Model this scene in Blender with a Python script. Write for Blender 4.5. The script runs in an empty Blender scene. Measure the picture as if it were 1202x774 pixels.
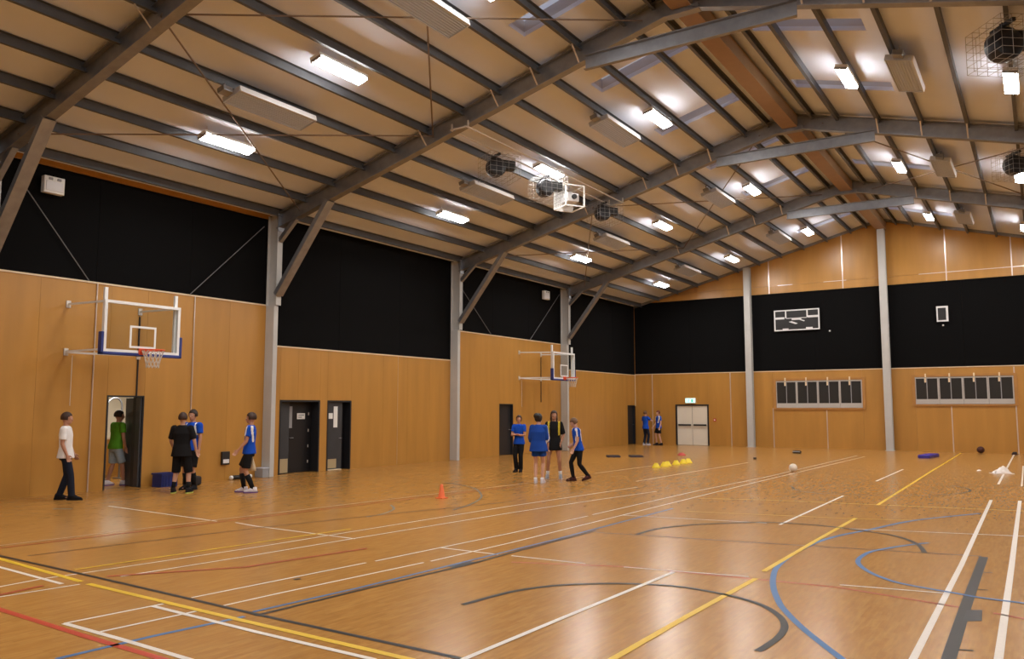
import bpy, bmesh, math, random
from mathutils import Vector, Matrix, Quaternion
random.seed(7)
SC = bpy.context.scene
COL = SC.collection
# ------------------------------------------------------------------ camera
CAM = bpy.data.cameras.new('camera'); CAMO = bpy.data.objects.new('camera', CAM); COL.objects.link(CAMO)
CAM.sensor_width = 36.0; CAM.lens = 951.8 / 1202 * 36; CAM.clip_end = 200
CR = Vector((0.83835, 0.54513, 0.00017)); CF = Vector((-0.54259, 0.83442, 0.09665)); CU = CR.cross(CF).normalized()
CAMO.matrix_world = Matrix(((CR.x, CU.x, -CF.x, 17.825), (CR.y, CU.y, -CF.y, 0.0), (CR.z, CU.z, -CF.z, 1.848), (0, 0, 0, 1)))
SC.camera = CAMO
# ------------------------------------------------------------------ world, exposure
W = bpy.data.worlds.new('World'); SC.world = W; W.use_nodes = True
W.node_tree.nodes['Background'].inputs[0].default_value = (0.10, 0.14, 0.24, 1)
W.node_tree.nodes['Background'].inputs[1].default_value = 0.6
SC.view_settings.view_transform = 'Standard'; SC.view_settings.look = 'None'
SC.view_settings.gamma = 1.0; SC.view_settings.use_curve_mapping = False
SC.view_settings.exposure = 0.0
LAMP_W = 82.0            # each luminaire
LAMP_COL = (1.0, 0.965, 0.915)
DIFF_STR = 50.0
# ------------------------------------------------------------------ dimensions of the hall
HL = 39.28; RX = 12.18; HW = 2 * RX; YF = -3.0
ZE = 7.215; ZR = 10.381; SL = (ZR - ZE) / RX
ZL = 3.555; ZT = 4.66; ZB = 7.34
PORT = [7.7, 14.98, 23.36, 31.42]
def roofz(x): return ZR - SL * abs(x - RX)
TH = math.atan(SL)
# ------------------------------------------------------------------ materials
def mat(name, col, rough=0.5, metal=0.0, spec=0.5, noise=None, bump=0.0, emit=None, alpha=None, trans=0.0, rand=0.0, coat=0.0, ns=(1, 1, 1)):
    m = bpy.data.materials.new(name); m.use_nodes = True
    nt = m.node_tree; b = nt.nodes['Principled BSDF']
    b.inputs['Base Color'].default_value = (*col, 1); b.inputs['Roughness'].default_value = rough
    b.inputs['Metallic'].default_value = metal; b.inputs['Specular IOR Level'].default_value = spec
    b.inputs['Coat Weight'].default_value = coat; b.inputs['Coat Roughness'].default_value = 0.2
    if trans: b.inputs['Transmission Weight'].default_value = trans; b.inputs['IOR'].default_value = 1.45
    if emit: b.inputs['Emission Color'].default_value = (*emit[0], 1); b.inputs['Emission Strength'].default_value = emit[1]
    if alpha is not None: b.inputs['Alpha'].default_value = alpha
    if noise or rand or bump:
        tc = nt.nodes.new('ShaderNodeTexCoord'); mp = nt.nodes.new('ShaderNodeMapping'); mp.inputs['Scale'].default_value = ns
        nz = nt.nodes.new('ShaderNodeTexNoise'); nz.inputs['Scale'].default_value = noise[0] if noise else 20; nz.inputs['Detail'].default_value = 5
        nt.links.new(tc.outputs['Object'], mp.inputs['Vector']); nt.links.new(mp.outputs[0], nz.inputs['Vector'])
        hsv = nt.nodes.new('ShaderNodeHueSaturation'); hsv.inputs['Color'].default_value = (*col, 1)
        mr = nt.nodes.new('ShaderNodeMapRange'); a = noise[1] if noise else 0
        mr.inputs['From Min'].default_value = .25; mr.inputs['From Max'].default_value = .75
        mr.inputs['To Min'].default_value = 1 - a; mr.inputs['To Max'].default_value = 1 + a
        nt.links.new(nz.outputs['Fac'], mr.inputs['Value'])
        last = mr.outputs[0]
        if rand:
            oi = nt.nodes.new('ShaderNodeObjectInfo'); r2 = nt.nodes.new('ShaderNodeMapRange')
            r2.inputs['To Min'].default_value = 1 - rand; r2.inputs['To Max'].default_value = 1 + rand
            nt.links.new(oi.outputs['Random'], r2.inputs['Value'])
            mu = nt.nodes.new('ShaderNodeMath'); mu.operation = 'MULTIPLY'
            nt.links.new(last, mu.inputs[0]); nt.links.new(r2.outputs[0], mu.inputs[1]); last = mu.outputs[0]
        nt.links.new(last, hsv.inputs['Value']); nt.links.new(hsv.outputs[0], b.inputs['Base Color'])
        if bump:
            bp = nt.nodes.new('ShaderNodeBump'); bp.inputs['Strength'].default_value = bump; bp.inputs['Distance'].default_value = .01
            nt.links.new(nz.outputs['Fac'], bp.inputs['Height']); nt.links.new(bp.outputs[0], b.inputs['Normal'])
    return m
M = {}
M['ply'] = mat('varnished_plywood', (.46, .228, .048), .34, noise=(3.2, .10), rand=.025, ns=(1, 1, .12), spec=.5)
M['plydark'] = mat('window_reveal_plywood', (.42, .20, .05), .45, noise=(3, .1))
M['fabric'] = mat('black_acoustic_fabric', (.0052, .0052, .0056), .95, spec=.08, noise=(60, .25))
M['ceil'] = mat('ceiling_lining', (.74, .80, .94), .7, spec=.25, noise=(.8, .03))
M['steel'] = mat('galvanised_steel', (.30, .312, .34), .42, metal=.75, noise=(5, .14))
M['steelpale'] = mat('pale_painted_steel', (.50, .50, .49), .5, noise=(3, .04))
M['purlin'] = mat('galvanised_purlin_steel', (.105, .112, .125), .65, metal=.0, noise=(4, .12))
M['ridge'] = mat('brown_ridge_steel', (.30, .185, .10), .5, noise=(4, .08))
M['rod'] = mat('dark_rod_steel', (.20, .15, .12), .5, metal=.3)
M['zinc'] = mat('bright_zinc', (.62, .58, .54), .4, metal=.3)
M['cap'] = mat('cream_capping', (.80, .66, .46), .4)
M['strip'] = mat('aluminium_strip', (.72, .62, .56), .28, metal=.55)
M['white'] = mat('white_paint', (.80, .80, .78), .4)
M['whiteroom'] = mat('white_plaster', (.80, .76, .62), .7)
M['greypaint'] = mat('grey_paint', (.30, .31, .33), .5)
M['doordark'] = mat('charcoal_door_paint', (.016, .017, .021), .42, noise=(4, .1))
M['doorblack'] = mat('black_door_paint', (.006, .006, .008), .4)
M['doorgrey'] = mat('dark_grey_door_paint', (.035, .038, .044), .45, noise=(4, .1))
M['cream'] = mat('cream_door_paint', (.76, .71, .61), .5, noise=(2, .04))
M['kick'] = mat('pale_kick_plate', (.42, .33, .19), .45)
M['blackplastic'] = mat('black_plastic', (.012, .012, .014), .45)
M['blackmetal'] = mat('black_metal', (.018, .018, .022), .4, metal=.2)
M['glassdark'] = mat('dark_window_glass', (.028, .027, .026), .25, spec=.4)
M['whiteframe'] = mat('grey_white_window_frame', (.47, .45, .43), .45)
M['wallrod'] = mat('thin_grey_rod', (.16, .16, .17), .5)
M['bluepad'] = mat('dark_blue_padding', (.018, .035, .20), .5)
M['orange'] = mat('orange_rim_steel', (.75, .09, .025), .4)
M['boardwhite'] = mat('white_board_paint', (.80, .82, .84), .4)
M['net'] = mat('white_net_cord', (.62, .56, .50), .8)
M['heater'] = mat('grey_heater_panel', (.56, .62, .74), .5)
M['heateredge'] = mat('white_heater_edge', (.74, .74, .76), .4)
M['skypane'] = mat('opal_skylight_sheet', (.42, .48, .66), .35, emit=((.55, .62, .80), .42))
M['skyshaft'] = mat('skylight_shaft_lining', (.55, .55, .58), .5)
M['lampwhite'] = mat('luminaire_diffuser', (.9, .9, .9), .5, emit=(LAMP_COL, DIFF_STR))
M['exit'] = mat('lit_exit_sign', (.5, .8, .75), .5, emit=((.55, .95, .85), 1.1))
M['exitmark'] = mat('green_exit_mark', (.1, .5, .35), .5, emit=((.1, .6, .4), .6))
M['bluecrate'] = mat('blue_crate_plastic', (.012, .028, .20), .45)
M['purple'] = mat('violet_blue_mat_vinyl', (.05, .03, .36), .5)
M['yellowdisc'] = mat('yellow_marker_plastic', (.85, .68, .03), .45)
M['reddisc'] = mat('red_marker_plastic', (.45, .05, .04), .5)
M['conemat'] = mat('orange_cone_plastic', (.85, .17, .05), .5)
M['ballwhite'] = mat('white_ball_leather', (.80, .72, .62), .5)
M['balldark'] = mat('dark_red_ball_rubber', (.06, .012, .01), .6)
M['cloth'] = mat('white_cloth', (.82, .76, .72), .9, noise=(12, .06))
M['darkcloth'] = mat('dark_cloth', (.03, .022, .02), .9)
M['redplastic'] = mat('red_plastic', (.5, .02, .02), .4)
M['lens'] = mat('floodlight_lens', (.75, .76, .8), .25)
M['wire'] = mat('galvanised_wire', (.36, .35, .34), .5, metal=.3)
M['boxclear'] = mat('white_housing_panel', (.72, .72, .74), .4)
def glass(name):
    m = bpy.data.materials.new(name); m.use_nodes = True; nt = m.node_tree
    b = nt.nodes['Principled BSDF']; b.inputs['Base Color'].default_value = (.93, .97, .97, 1); b.inputs['Roughness'].default_value = .05
    tr = nt.nodes.new('ShaderNodeBsdfTransparent'); tr.inputs[0].default_value = (.93, .95, .95, 1)
    mx = nt.nodes.new('ShaderNodeMixShader'); mx.inputs[0].default_value = .05
    gl = nt.nodes.new('ShaderNodeBsdfGlossy'); gl.inputs['Roughness'].default_value = .08
    nt.links.new(tr.outputs[0], mx.inputs[1]); nt.links.new(gl.outputs[0], mx.inputs[2])
    nt.links.new(mx.outputs[0], nt.nodes['Material Output'].inputs[0])
    return m
M['glass'] = glass('clear_backboard_glass')
def paint(n, c): return mat('line_paint_' + n, c, .42, spec=.3, noise=(30, .05))
LP = {'white': paint('white', (.74, .68, .62)), 'yellow': paint('yellow', (.72, .46, .03)), 'black': paint('black', (.018, .017, .017)),
      'brown': paint('brown', (.12, .05, .02)), 'blue': paint('blue', (.06, .16, .36)), 'grey': paint('grey', (.17, .17, .15)),
      'red': paint('red', (.50, .06, .03)), 'pink': paint('pink', (.58, .36, .22)), 'redfade': paint('red_brown', (.42, .07, .030)), 'blk': paint('charcoal', (.03, .03, .035))}
def floor_mat():
    m = bpy.data.materials.new('varnished_strip_floor'); m.use_nodes = True; nt = m.node_tree; b = nt.nodes['Principled BSDF']
    tc = nt.nodes.new('ShaderNodeTexCoord'); mp = nt.nodes.new('ShaderNodeMapping'); mp.inputs['Rotation'].default_value = (0, 0, math.pi / 2)
    nt.links.new(tc.outputs['Object'], mp.inputs['Vector'])
    br = nt.nodes.new('ShaderNodeTexBrick'); br.inputs['Scale'].default_value = 1.0
    br.inputs['Brick Width'].default_value = .30; br.inputs['Row Height'].default_value = .046; br.inputs['Mortar Size'].default_value = .0
    br.inputs['Color1'].default_value = (.395, .186, .041, 1); br.inputs['Color2'].default_value = (.452, .224, .055, 1); br.inputs['Mortar'].default_value = (.30, .13, .04, 1)
    br.offset = .37; br.inputs['Bias'].default_value = 0.0
    nt.links.new(mp.outputs[0], br.inputs['Vector'])
    nz = nt.nodes.new('ShaderNodeTexNoise'); nz.inputs['Scale'].default_value = 5; nz.inputs['Detail'].default_value = 6
    mp2 = nt.nodes.new('ShaderNodeMapping'); mp2.inputs['Scale'].default_value = (6, .8, 1); nt.links.new(tc.outputs['Object'], mp2.inputs['Vector']); nt.links.new(mp2.outputs[0], nz.inputs['Vector'])
    mr = nt.nodes.new('ShaderNodeMapRange'); mr.inputs['From Min'].default_value = .3; mr.inputs['From Max'].default_value = .7; mr.inputs['To Min'].default_value = .86; mr.inputs['To Max'].default_value = 1.12
    nt.links.new(nz.outputs['Fac'], mr.inputs['Value'])
    hs = nt.nodes.new('ShaderNodeHueSaturation'); nt.links.new(br.outputs['Color'], hs.inputs['Color']); nt.links.new(mr.outputs[0], hs.inputs['Value'])
    nt.links.new(hs.outputs[0], b.inputs['Base Color'])
    b.inputs['Roughness'].default_value = .25; b.inputs['Specular IOR Level'].default_value = .45
    return m
M['floor'] = floor_mat()
# ------------------------------------------------------------------ mesh helpers
class MB:
    def __init__(s): s.v = []; s.f = []; s.m = []; s.cur = 0
    def add(s, vs, fs):
        n = len(s.v); s.v += [tuple(v) for v in vs]; s.f += [tuple(n + i for i in f) for f in fs]; s.m += [s.cur] * len(fs); return s
    def mi(s, k): s.cur = k; return s
    def hexa(s, p): # 8 points: bottom 4 ccw, top 4 ccw
        return s.add(p, [(3, 2, 1, 0), (4, 5, 6, 7), (0, 1, 5, 4), (1, 2, 6, 5), (2, 3, 7, 6), (3, 0, 4, 7)])
    def box(s, x0, x1, y0, y1, z0, z1):
        return s.hexa([(x0, y0, z0), (x1, y0, z0), (x1, y1, z0), (x0, y1, z0), (x0, y0, z1), (x1, y0, z1), (x1, y1, z1), (x0, y1, z1)])
    def bbox(s, x0, x1, y0, y1, z0, z1, b):  # box with chamfered vertical and horizontal edges
        bm = bmesh.new(); bmesh.ops.create_cube(bm, size=1)
        for v in bm.verts: v.co = Vector(((x0 + x1) / 2 + v.co.x * (x1 - x0), (y0 + y1) / 2 + v.co.y * (y1 - y0), (z0 + z1) / 2 + v.co.z * (z1 - z0)))
        bmesh.ops.bevel(bm, geom=list(bm.edges), offset=b, segments=2, affect='EDGES', profile=.5)
        bm.verts.index_update(); s.add([v.co[:] for v in bm.verts], [[v.index for v in f.verts] for f in bm.faces]); bm.free(); return s
    def extr(s, prof, a, b, up=(0, 0, 1)): # profile (u,w) swept from a to b; u along side, w along up
        a = Vector(a); b = Vector(b); d = (b - a).normalized(); up = Vector(up); sd = d.cross(up).normalized(); u2 = sd.cross(d)
        n = len(prof); vs = [a + sd * u + u2 * w for u, w in prof] + [b + sd * u + u2 * w for u, w in prof]
        fs = [(i, (i + 1) % n, n + (i + 1) % n, n + i) for i in range(n)] + [tuple(range(n - 1, -1, -1)), tuple(range(n, 2 * n))]
        return s.add(vs, fs)
    def bar(s, a, b, w, h=None, up=(0, 0, 1)):
        h = w if h is None else h
        return s.extr([(-w / 2, -h / 2), (w / 2, -h / 2), (w / 2, h / 2), (-w / 2, h / 2)], a, b, up)
    def tube(s, pts, r, n=8, closed=False):
        pts = [Vector(p) for p in pts]; k = len(pts); rr = r if isinstance(r, (list, tuple)) else [r] * k; vs = []; pu = None
        for i, p in enumerate(pts):
            if closed: d = (pts[(i + 1) % k] - pts[i - 1]).normalized()
            else: d = (pts[min(i + 1, k - 1)] - pts[max(i - 1, 0)]).normalized()
            if pu is None: pu = Vector((0, 0, 1)) if abs(d.z) < .9 else Vector((1, 0, 0))
            sd = d.cross(pu).normalized(); u = sd.cross(d).normalized(); pu = u
            vs += [p + (sd * math.cos(2 * math.pi * j / n) + u * math.sin(2 * math.pi * j / n)) * rr[i] for j in range(n)]
        fs = [(i * n + j, i * n + (j + 1) % n, ((i + 1) % k) * n + (j + 1) % n, ((i + 1) % k) * n + j) for i in range(k if closed else k - 1) for j in range(n)]
        if not closed: fs += [tuple(range(n - 1, -1, -1)), tuple(range((k - 1) * n, k * n))]
        return s.add(vs, fs)
    def lathe(s, prof, o=(0, 0, 0), n=20, M4=None):
        vs = []; k = len(prof)
        for r, z in prof: vs += [Vector((r * math.cos(2 * math.pi * j / n), r * math.sin(2 * math.pi * j / n), z)) for j in range(n)]
        if M4: vs = [M4 @ v for v in vs]
        vs = [v + Vector(o) for v in vs]
        fs = [(i * n + j, i * n + (j + 1) % n, (i + 1) * n + (j + 1) % n, (i + 1) * n + j) for i in range(k - 1) for j in range(n)]
        fs += [tuple(range(n - 1, -1, -1)), tuple(range((k - 1) * n, k * n))]
        return s.add(vs, fs)
    def ell(s, c, r, n=14, k=9, rot=None):
        prof = [(math.sin(math.pi * i / k), -math.cos(math.pi * i / k)) for i in range(k + 1)]
        prof[0] = (.02, -1); prof[-1] = (.02, 1); m4 = Matrix.Diagonal((*r, 1))
        if rot: m4 = rot.to_4x4() @ m4
        return s.lathe(prof, c, n, m4)
    def loft(s, rings, n=16): # rings: (center, rx, ry) horizontal ellipses
        vs = []
        for c, rx, ry in rings: vs += [(c[0] + rx * math.cos(2 * math.pi * j / n), c[1] + ry * math.sin(2 * math.pi * j / n), c[2]) for j in range(n)]
        k = len(rings)
        fs = [(i * n + j, i * n + (j + 1) % n, (i + 1) * n + (j + 1) % n, (i + 1) * n + j) for i in range(k - 1) for j in range(n)]
        fs += [tuple(range(n - 1, -1, -1)), tuple(range((k - 1) * n, k * n))]
        return s.add(vs, fs)
    def mesh(s, name, mats, smooth=False):
        me = bpy.data.meshes.new(name); me.from_pydata(s.v, [], s.f)
        for m in (mats if isinstance(mats, (list, tuple)) else [mats]): me.materials.append(M[m] if isinstance(m, str) else m)
        if any(s.m): me.polygons.foreach_set('material_index', s.m)
        if smooth: me.polygons.foreach_set('use_smooth', [True] * len(me.polygons))
        me.update(); return me
    def build(s, name, mats, parent=None, smooth=False, loc=None, rot=None):
        o = bpy.data.objects.new(name, s.mesh(name, mats, smooth)); COL.objects.link(o)
        if parent: o.parent = parent
        if loc: o.location = loc
        if rot: o.rotation_euler = rot
        return o
def tag(o, label=None, cat=None, group=None, kind=None):
    if label: o['label'] = label
    if cat: o['category'] = cat
    if group: o['group'] = group
    if kind: o['kind'] = kind
    return o
def empty(name, loc=(0, 0, 0), rot=(0, 0, 0)):
    o = bpy.data.objects.new(name, None); o.empty_display_size = .2; COL.objects.link(o); o.location = loc; o.rotation_euler = rot; return o
def inst(name, me, parent=None, loc=(0, 0, 0), rot=(0, 0, 0)):
    o = bpy.data.objects.new(name, me); COL.objects.link(o)
    if parent: o.parent = parent
    o.location = loc; o.rotation_euler = rot; return o
def copy_tree(o, parent=None):
    c = o.copy(); COL.objects.link(c); c.parent = parent
    for ch in list(o.children): copy_tree(ch, c)
    return c
ISEC = lambda h, w, t: [(-w/2, -h/2), (w/2, -h/2), (w/2, -h/2+t), (t/2, -h/2+t), (t/2, h/2-t), (w/2, h/2-t), (w/2, h/2), (-w/2, h/2), (-w/2, h/2-t), (-t/2, h/2-t), (-t/2, -h/2+t), (-w/2, -h/2+t)]
CSEC = lambda h, w, t: [(-w/2, -h/2), (w/2, -h/2), (w/2, -h/2+t), (-w/2+t, -h/2+t), (-w/2+t, h/2-t), (w/2, h/2-t), (w/2, h/2), (-w/2, h/2)]

LINES = [
 ('white', 0.065, [(6.02, 4.96), (7.55, 4.86), (9.06, 4.77)]),
 ('white', 0.045, [(8.77, 3.83), (8.66, 4.34), (8.62, 4.79), (8.69, 5.2), (8.94, 7.4), (9.29, 13.1), (9.77, 17.79)]),
 ('white', 0.045, [(9.16, 3.67), (9.15, 4.12), (9.24, 4.86)]),
 ('white', 0.045, [(9.23, 5.32), (9.4, 7.01), (9.53, 8.67), (9.84, 12.26), (10.18, 14.88), (10.53, 17.11)]),
 ('white', 0.045, [(10.76, 5.12), (10.94, 7.38)]),
 ('white', 0.045, [(10.96, 7.52), (11.13, 10.28), (11.19, 12.59)]),
 ('white', 0.045, [(11.18, 12.78), (11.26, 17.81), (11.51, 22.31), (11.68, 34.17)]),
 ('white', 0.045, [(11.28, 5.05), (11.32, 5.75), (11.5, 7.78)]),
 ('white', 0.045, [(11.52, 7.89), (11.59, 9.57), (11.69, 17.87), (11.74, 21.52), (12.04, 33.73)]),
 ('white', 0.05, [(10.67, 3.93), (10.75, 4.82)]),
 ('white', 0.07, [(10.67, 3.93), (11.5, 3.92), (12.48, 3.89)]),
 ('white', 0.05, [(11.19, 3.95), (11.26, 4.81)]),
 ('white', 0.07, [(10.74, 4.71), (12.28, 4.65), (13.61, 4.63)]),
 ('white', 0.07, [(14.15, 4.98), (14.18, 6.42), (14.24, 8.86)]),
 ('white', 0.05, [(2.89, 8.93), (6.39, 8.71)]),
 ('white', 0.05, [(6.77, 8.78), (7.37, 8.69), (9.56, 8.63)]),
 ('white', 0.05, [(11.03, 8.71), (11.95, 8.71)]),
 ('white', 0.05, [(12.14, 8.73), (13.17, 8.77)]),
 ('white', 0.045, [(13.64, 8.83), (15.03, 9.08)]),
 ('white', 0.05, [(11.63, 13.02), (14.01, 13.4)]),
 ('white', 0.05, [(15.13, 13.45), (16.42, 13.78), (17.8, 14.15)]),
 ('white', 0.065, [(14.23, 13.35), (14.2, 18.46)]),
 ('white', 0.075, [(16.87, 19.24), (16.93, 11.16), (16.93, 6.79)]),
 ('white', 0.08, [(17.36, 19.38), (17.43, 11.48), (17.46, 7.14)]),
 ('white', 0.07, [(16.84, 23.29), (16.8, 38.21)]),
 ('white', 0.07, [(14.2, 22.54), (14.2, 27.35)]),
 ('white', 0.045, [(15.95, 9.19), (16.93, 9.36)]),
 ('white', 0.05, [(17.33, 22.97), (17.23, 31.07)]),
 ('white', 0.045, [(9.09, 19.2), (9.32, 27.86)]),
 ('white', 0.04, [(7.05, 20.9), (7.22, 24.76)]),
 ('yellow', 0.085, [(5.33, 5.24), (6.97, 5.12), (9.12, 4.94)]),
 ('yellow', 0.085, [(9.29, 4.92), (11.89, 4.83), (13.85, 4.78)]),
 ('yellow', 0.06, [(8.43, 5.25), (8.66, 7.62), (8.84, 9.29)]),
 ('yellow', 0.08, [(15.07, 5.58), (15.08, 7.08), (15.12, 9.03)]),
 ('yellow', 0.08, [(15.08, 9.47), (15.08, 12.02), (15.1, 14.82)]),
 ('yellow', 0.08, [(15.09, 17.05), (15.0, 27.47), (14.94, 38.45)]),
 ('yellow', 0.04, [(11.81, 16.31), (13.07, 16.76), (17.46, 17.51)]),
 ('yellow', 0.04, [(12.28, 14.14), (15.06, 14.73), (16.04, 15.12)]),
 ('black', 0.06, [(5.17, 5.31), (6.76, 5.22), (9.12, 5.15), (11.8, 5.04), (14.18, 5.0)]),
 ('black', 0.055, [(11.84, 5.0), (11.9, 6.24), (12.03, 7.97), (12.02, 8.91), (12.07, 11.19)]),
 ('black', 0.07, [(13.15, 6.34), (13.24, 7.04), (13.46, 7.52), (13.79, 7.85), (14.17, 8.08), (14.6, 8.19), (15.08, 8.1), (15.47, 7.9), (15.74, 7.58), (15.89, 7.24), (15.94, 6.9), (15.93, 6.56), (15.91, 6.38)]),
 ('black', 0.07, [(12.74, 11.18), (12.8, 11.93), (13.19, 12.73), (13.99, 13.49), (14.76, 13.59), (15.43, 13.38), (15.95, 13.09), (16.3, 12.48), (16.47, 11.8)]),
 ('brown', 0.065, [(12.15, 11.04), (14.56, 11.44), (17.09, 11.92)]),
 ('black', 0.11, [(17.12, 11.88), (17.13, 8.86), (17.15, 6.93)]),
 ('black', 0.03, [(17.15, 10.76), (17.26, 10.81)]),
 ('black', 0.03, [(17.17, 9.74), (17.27, 9.76)]),
 ('black', 0.03, [(17.19, 7.26), (17.29, 7.3)]),
 ('black', 0.12, [(11.95, 7.73), (11.99, 8.13)]),
 ('black', 0.06, [(10.96, 6.24), (10.97, 6.32)]),
 ('black', 0.06, [(12.75, 19.98), (13.05, 19.21), (13.53, 18.75), (14.32, 18.78), (15.25, 19.24), (15.97, 19.89), (16.31, 20.67), (16.37, 21.24), (16.21, 21.87), (15.91, 22.42)]),
 ('brown', 0.05, [(7.05, 5.41), (7.54, 8.55), (8.15, 11.01), (8.91, 13.69)]),
 ('blue', 0.06, [(11.62, 3.36), (11.67, 4.12), (11.78, 4.93)]),
 ('blue', 0.05, [(11.71, 5.08), (11.82, 6.33), (11.88, 7.83), (11.97, 10.08), (12.01, 14.41)]),
 ('blue', 0.07, [(16.81, 16.67), (15.98, 15.09), (15.52, 13.54), (15.26, 12.68), (15.12, 11.87), (15.08, 10.75), (15.14, 9.81), (15.26, 9.2), (15.41, 8.66), (15.58, 8.18), (15.74, 7.8), (16.08, 7.17), (16.5, 6.51)]),
 ('blue', 0.065, [(16.42, 12.68), (16.16, 12.22), (15.9, 11.58), (15.84, 11.11), (15.86, 10.71), (15.95, 10.39), (16.1, 10.07), (16.28, 9.81), (16.51, 9.6), (17.04, 9.4), (17.23, 9.33), (17.78, 9.28)]),
 ('grey', 0.05, [(5.14, 16.34), (6.1, 15.89), (6.82, 15.38), (7.63, 14.46), (8.12, 13.72), (8.54, 12.77), (8.73, 12.01)]),
 ('grey', 0.05, [(7.26, 11.98), (7.74, 11.52), (8.02, 10.93), (8.08, 10.44)]),
 ('grey', 0.1, [(2.48, 8.11), (2.77, 8.3)]),
 ('red', 0.075, [(8.95, 3.9), (9.7, 3.87), (11.21, 3.81), (12.32, 3.79)]),
 ('pink', 0.05, [(5.89, 5.21), (5.95, 5.6), (6.22, 8.6), (6.58, 12.4), (7.0, 16.61), (7.35, 19.92)]),
 ('redfade', 0.05, [(6.16, 5.5), (6.48, 8.41), (6.81, 12.15), (7.29, 16.17)]),
 ('redfade', 0.06, [(9.09, 3.99), (8.99, 4.61)]),
 ('redfade', 0.06, [(9.1, 5.24), (9.94, 6.41), (10.25, 8.13)]),
 ('redfade', 0.05, [(12.37, 8.38), (13.65, 8.87), (15.3, 9.02), (15.97, 9.06)]),
 ('redfade', 0.05, [(15.97, 9.06), (17.08, 8.79)]),
 ('redfade', 0.05, [(17.36, 8.71), (17.77, 8.56)]),
 ('blk', 0, [(17.15, 8.7), (17.27, 8.78), (17.29, 8.33), (17.15, 8.23)]),
]
# ================================================================== the setting
fl_ = tag(MB().box(-4.3, HW + .1, YF, HL + .1, -.12, 0).build('floor', 'floor'), kind='structure')
FLO = fl_
def catmull(p, n=7):
    if len(p) < 4: return p
    q = [p[0]] + p + [p[-1]]; out = []
    for i in range(1, len(q) - 2):
        for k in range(n):
            t = k / n; a, b, c, d = q[i-1], q[i], q[i+1], q[i+2]
            out.append(tuple(.5 * (2*b[j] + (c[j]-a[j])*t + (2*a[j]-5*b[j]+4*c[j]-d[j])*t*t + (3*b[j]-a[j]-3*c[j]+d[j])*t**3) for j in (0, 1)))
    return out + [p[-1]]
for i, (c, w, pts) in enumerate(LINES):
    w = w * {'white': .76, 'yellow': .8}.get(c, .9); z = .0012 + .0006 * (i % 7); mb = MB()
    if c == 'blk': mb.add([(x, y, z) for x, y in pts] , [(3, 2, 1, 0)])
    else:
        curved = len(pts) > 7 or c == 'grey'
        if not curved and len(pts) > 2 and c in ('white', 'pink', 'redfade', 'yellow', 'blue', 'black', 'brown', 'red') : pts = list(pts)
        q = catmull(pts) if curved else pts; vs = []
        for k, (x, y) in enumerate(q):
            a = q[max(k - 1, 0)]; b = q[min(k + 1, len(q) - 1)]; dx, dy = b[0] - a[0], b[1] - a[1]; l = math.hypot(dx, dy)
            nx, ny = -dy / l * w / 2, dx / l * w / 2; vs += [(x + nx, y + ny, z), (x - nx, y - ny, z)]
        mb.add(vs, [(2*k, 2*k + 1, 2*k + 3, 2*k + 2) for k in range(len(q) - 1)])
    o = mb.build('court_line', LP[c], FLO)
    o['label'] = {'blk': 'charcoal painted block', 'grey': 'grey curved court line', 'pink': 'pale pinkish court line', 'redfade': 'faded red court line'}.get(c, c + ' painted court line')
# ---- walls
DOORS = [(10.5, 11.42, 2.14), (15.52, 17.03, 2.08), (17.33, 18.33, 2.08), (26.5, 27.48, 2.02), (38.3, 39.2, 2.0)]
def hole(y):
    for a, b, z in DOORS:
        if a < y < b: return z
    return 0.0
wl = MB()
ys = sorted({YF, HL + .3} | {v for d in DOORS for v in d[:2]})
for a, b in zip(ys, ys[1:]): wl.box(-.40, -.05, a, b, hole((a + b) / 2), ZE + .25)
WL = tag(wl.build('wall_left', 'plydark'), kind='structure')
def wsplit(a, b, step, extra=()):
    n = max(1, round((b - a) / step)); return sorted({round(a + (b - a) * i / n, 3) for i in range(n + 1)} | {round(e, 3) for e in extra if a < e < b})
BAYS = [(YF, PORT[0], ZT), (PORT[0], PORT[1], ZT), (PORT[1], PORT[2], ZL), (PORT[2], PORT[3], ZT), (PORT[3], HL, ZL)]
G = .0018
for bi, (a, b, zt) in enumerate(BAYS):
    ex = [v for d in DOORS for v in d[:2]] + ([10.14, 12.68] if bi == 1 else [])
    br = [v for v in wsplit(a, b, 1.22) if all(abs(v - e) > .45 for e in ex if a < e < b)]
    br = sorted(set(br) | {e for e in ex if a < e < b})
    for y0, y1 in zip(br, br[1:]):
        z0 = hole((y0 + y1) / 2); MB().box(-.05, 0, y0 + G, y1 - G, z0, zt).build('plywood_panel', 'ply', WL)
    bk = wsplit(a, b, 2.44)
    for y0, y1 in zip(bk, bk[1:]):
        MB().bbox(-.05, -.02, y0 + G, y1 - G, zt + .03, ZE + (.0 if bi == 1 else .06) - (.12 if bi == 1 else 0), .006).build('acoustic_panel', 'fabric', WL)
    MB().box(-.05, .022, a, b, zt, zt + .035).build('capping_strip', 'cap', WL)
    if bi == 1: MB().box(-.05, .02, a, b, ZE - .12, ZE + .02).build('timber_batten', 'ply', WL)
for y, z0, z1 in ((10.14, 0, ZT), (12.68, 1.6, ZT), (20.46, .02, ZL)):
    MB().tube([(.02, y, z0), (.02, y, z1)], .016 if z1 == ZT else .004, 8).build('conduit' , 'strip', WL)
MB().box(.0, .012, HL - .05, HL, 1.95, ZL).build('corner_strip', 'cap', WL)
for y0, z0, y1, z1 in ((8.25, 6.75, 9.92, ZT + .03), (14.75, 6.85, 12.5, ZT + .03), (23.6, 6.5, 25.85, ZT + .03), (31.2, 6.9, 28.7, ZT + .03)):
    MB().tube([(.06, y0, z0), (.06, y1, z1)], .011, 8).build('brace_rod', 'wallrod', WL)
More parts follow.
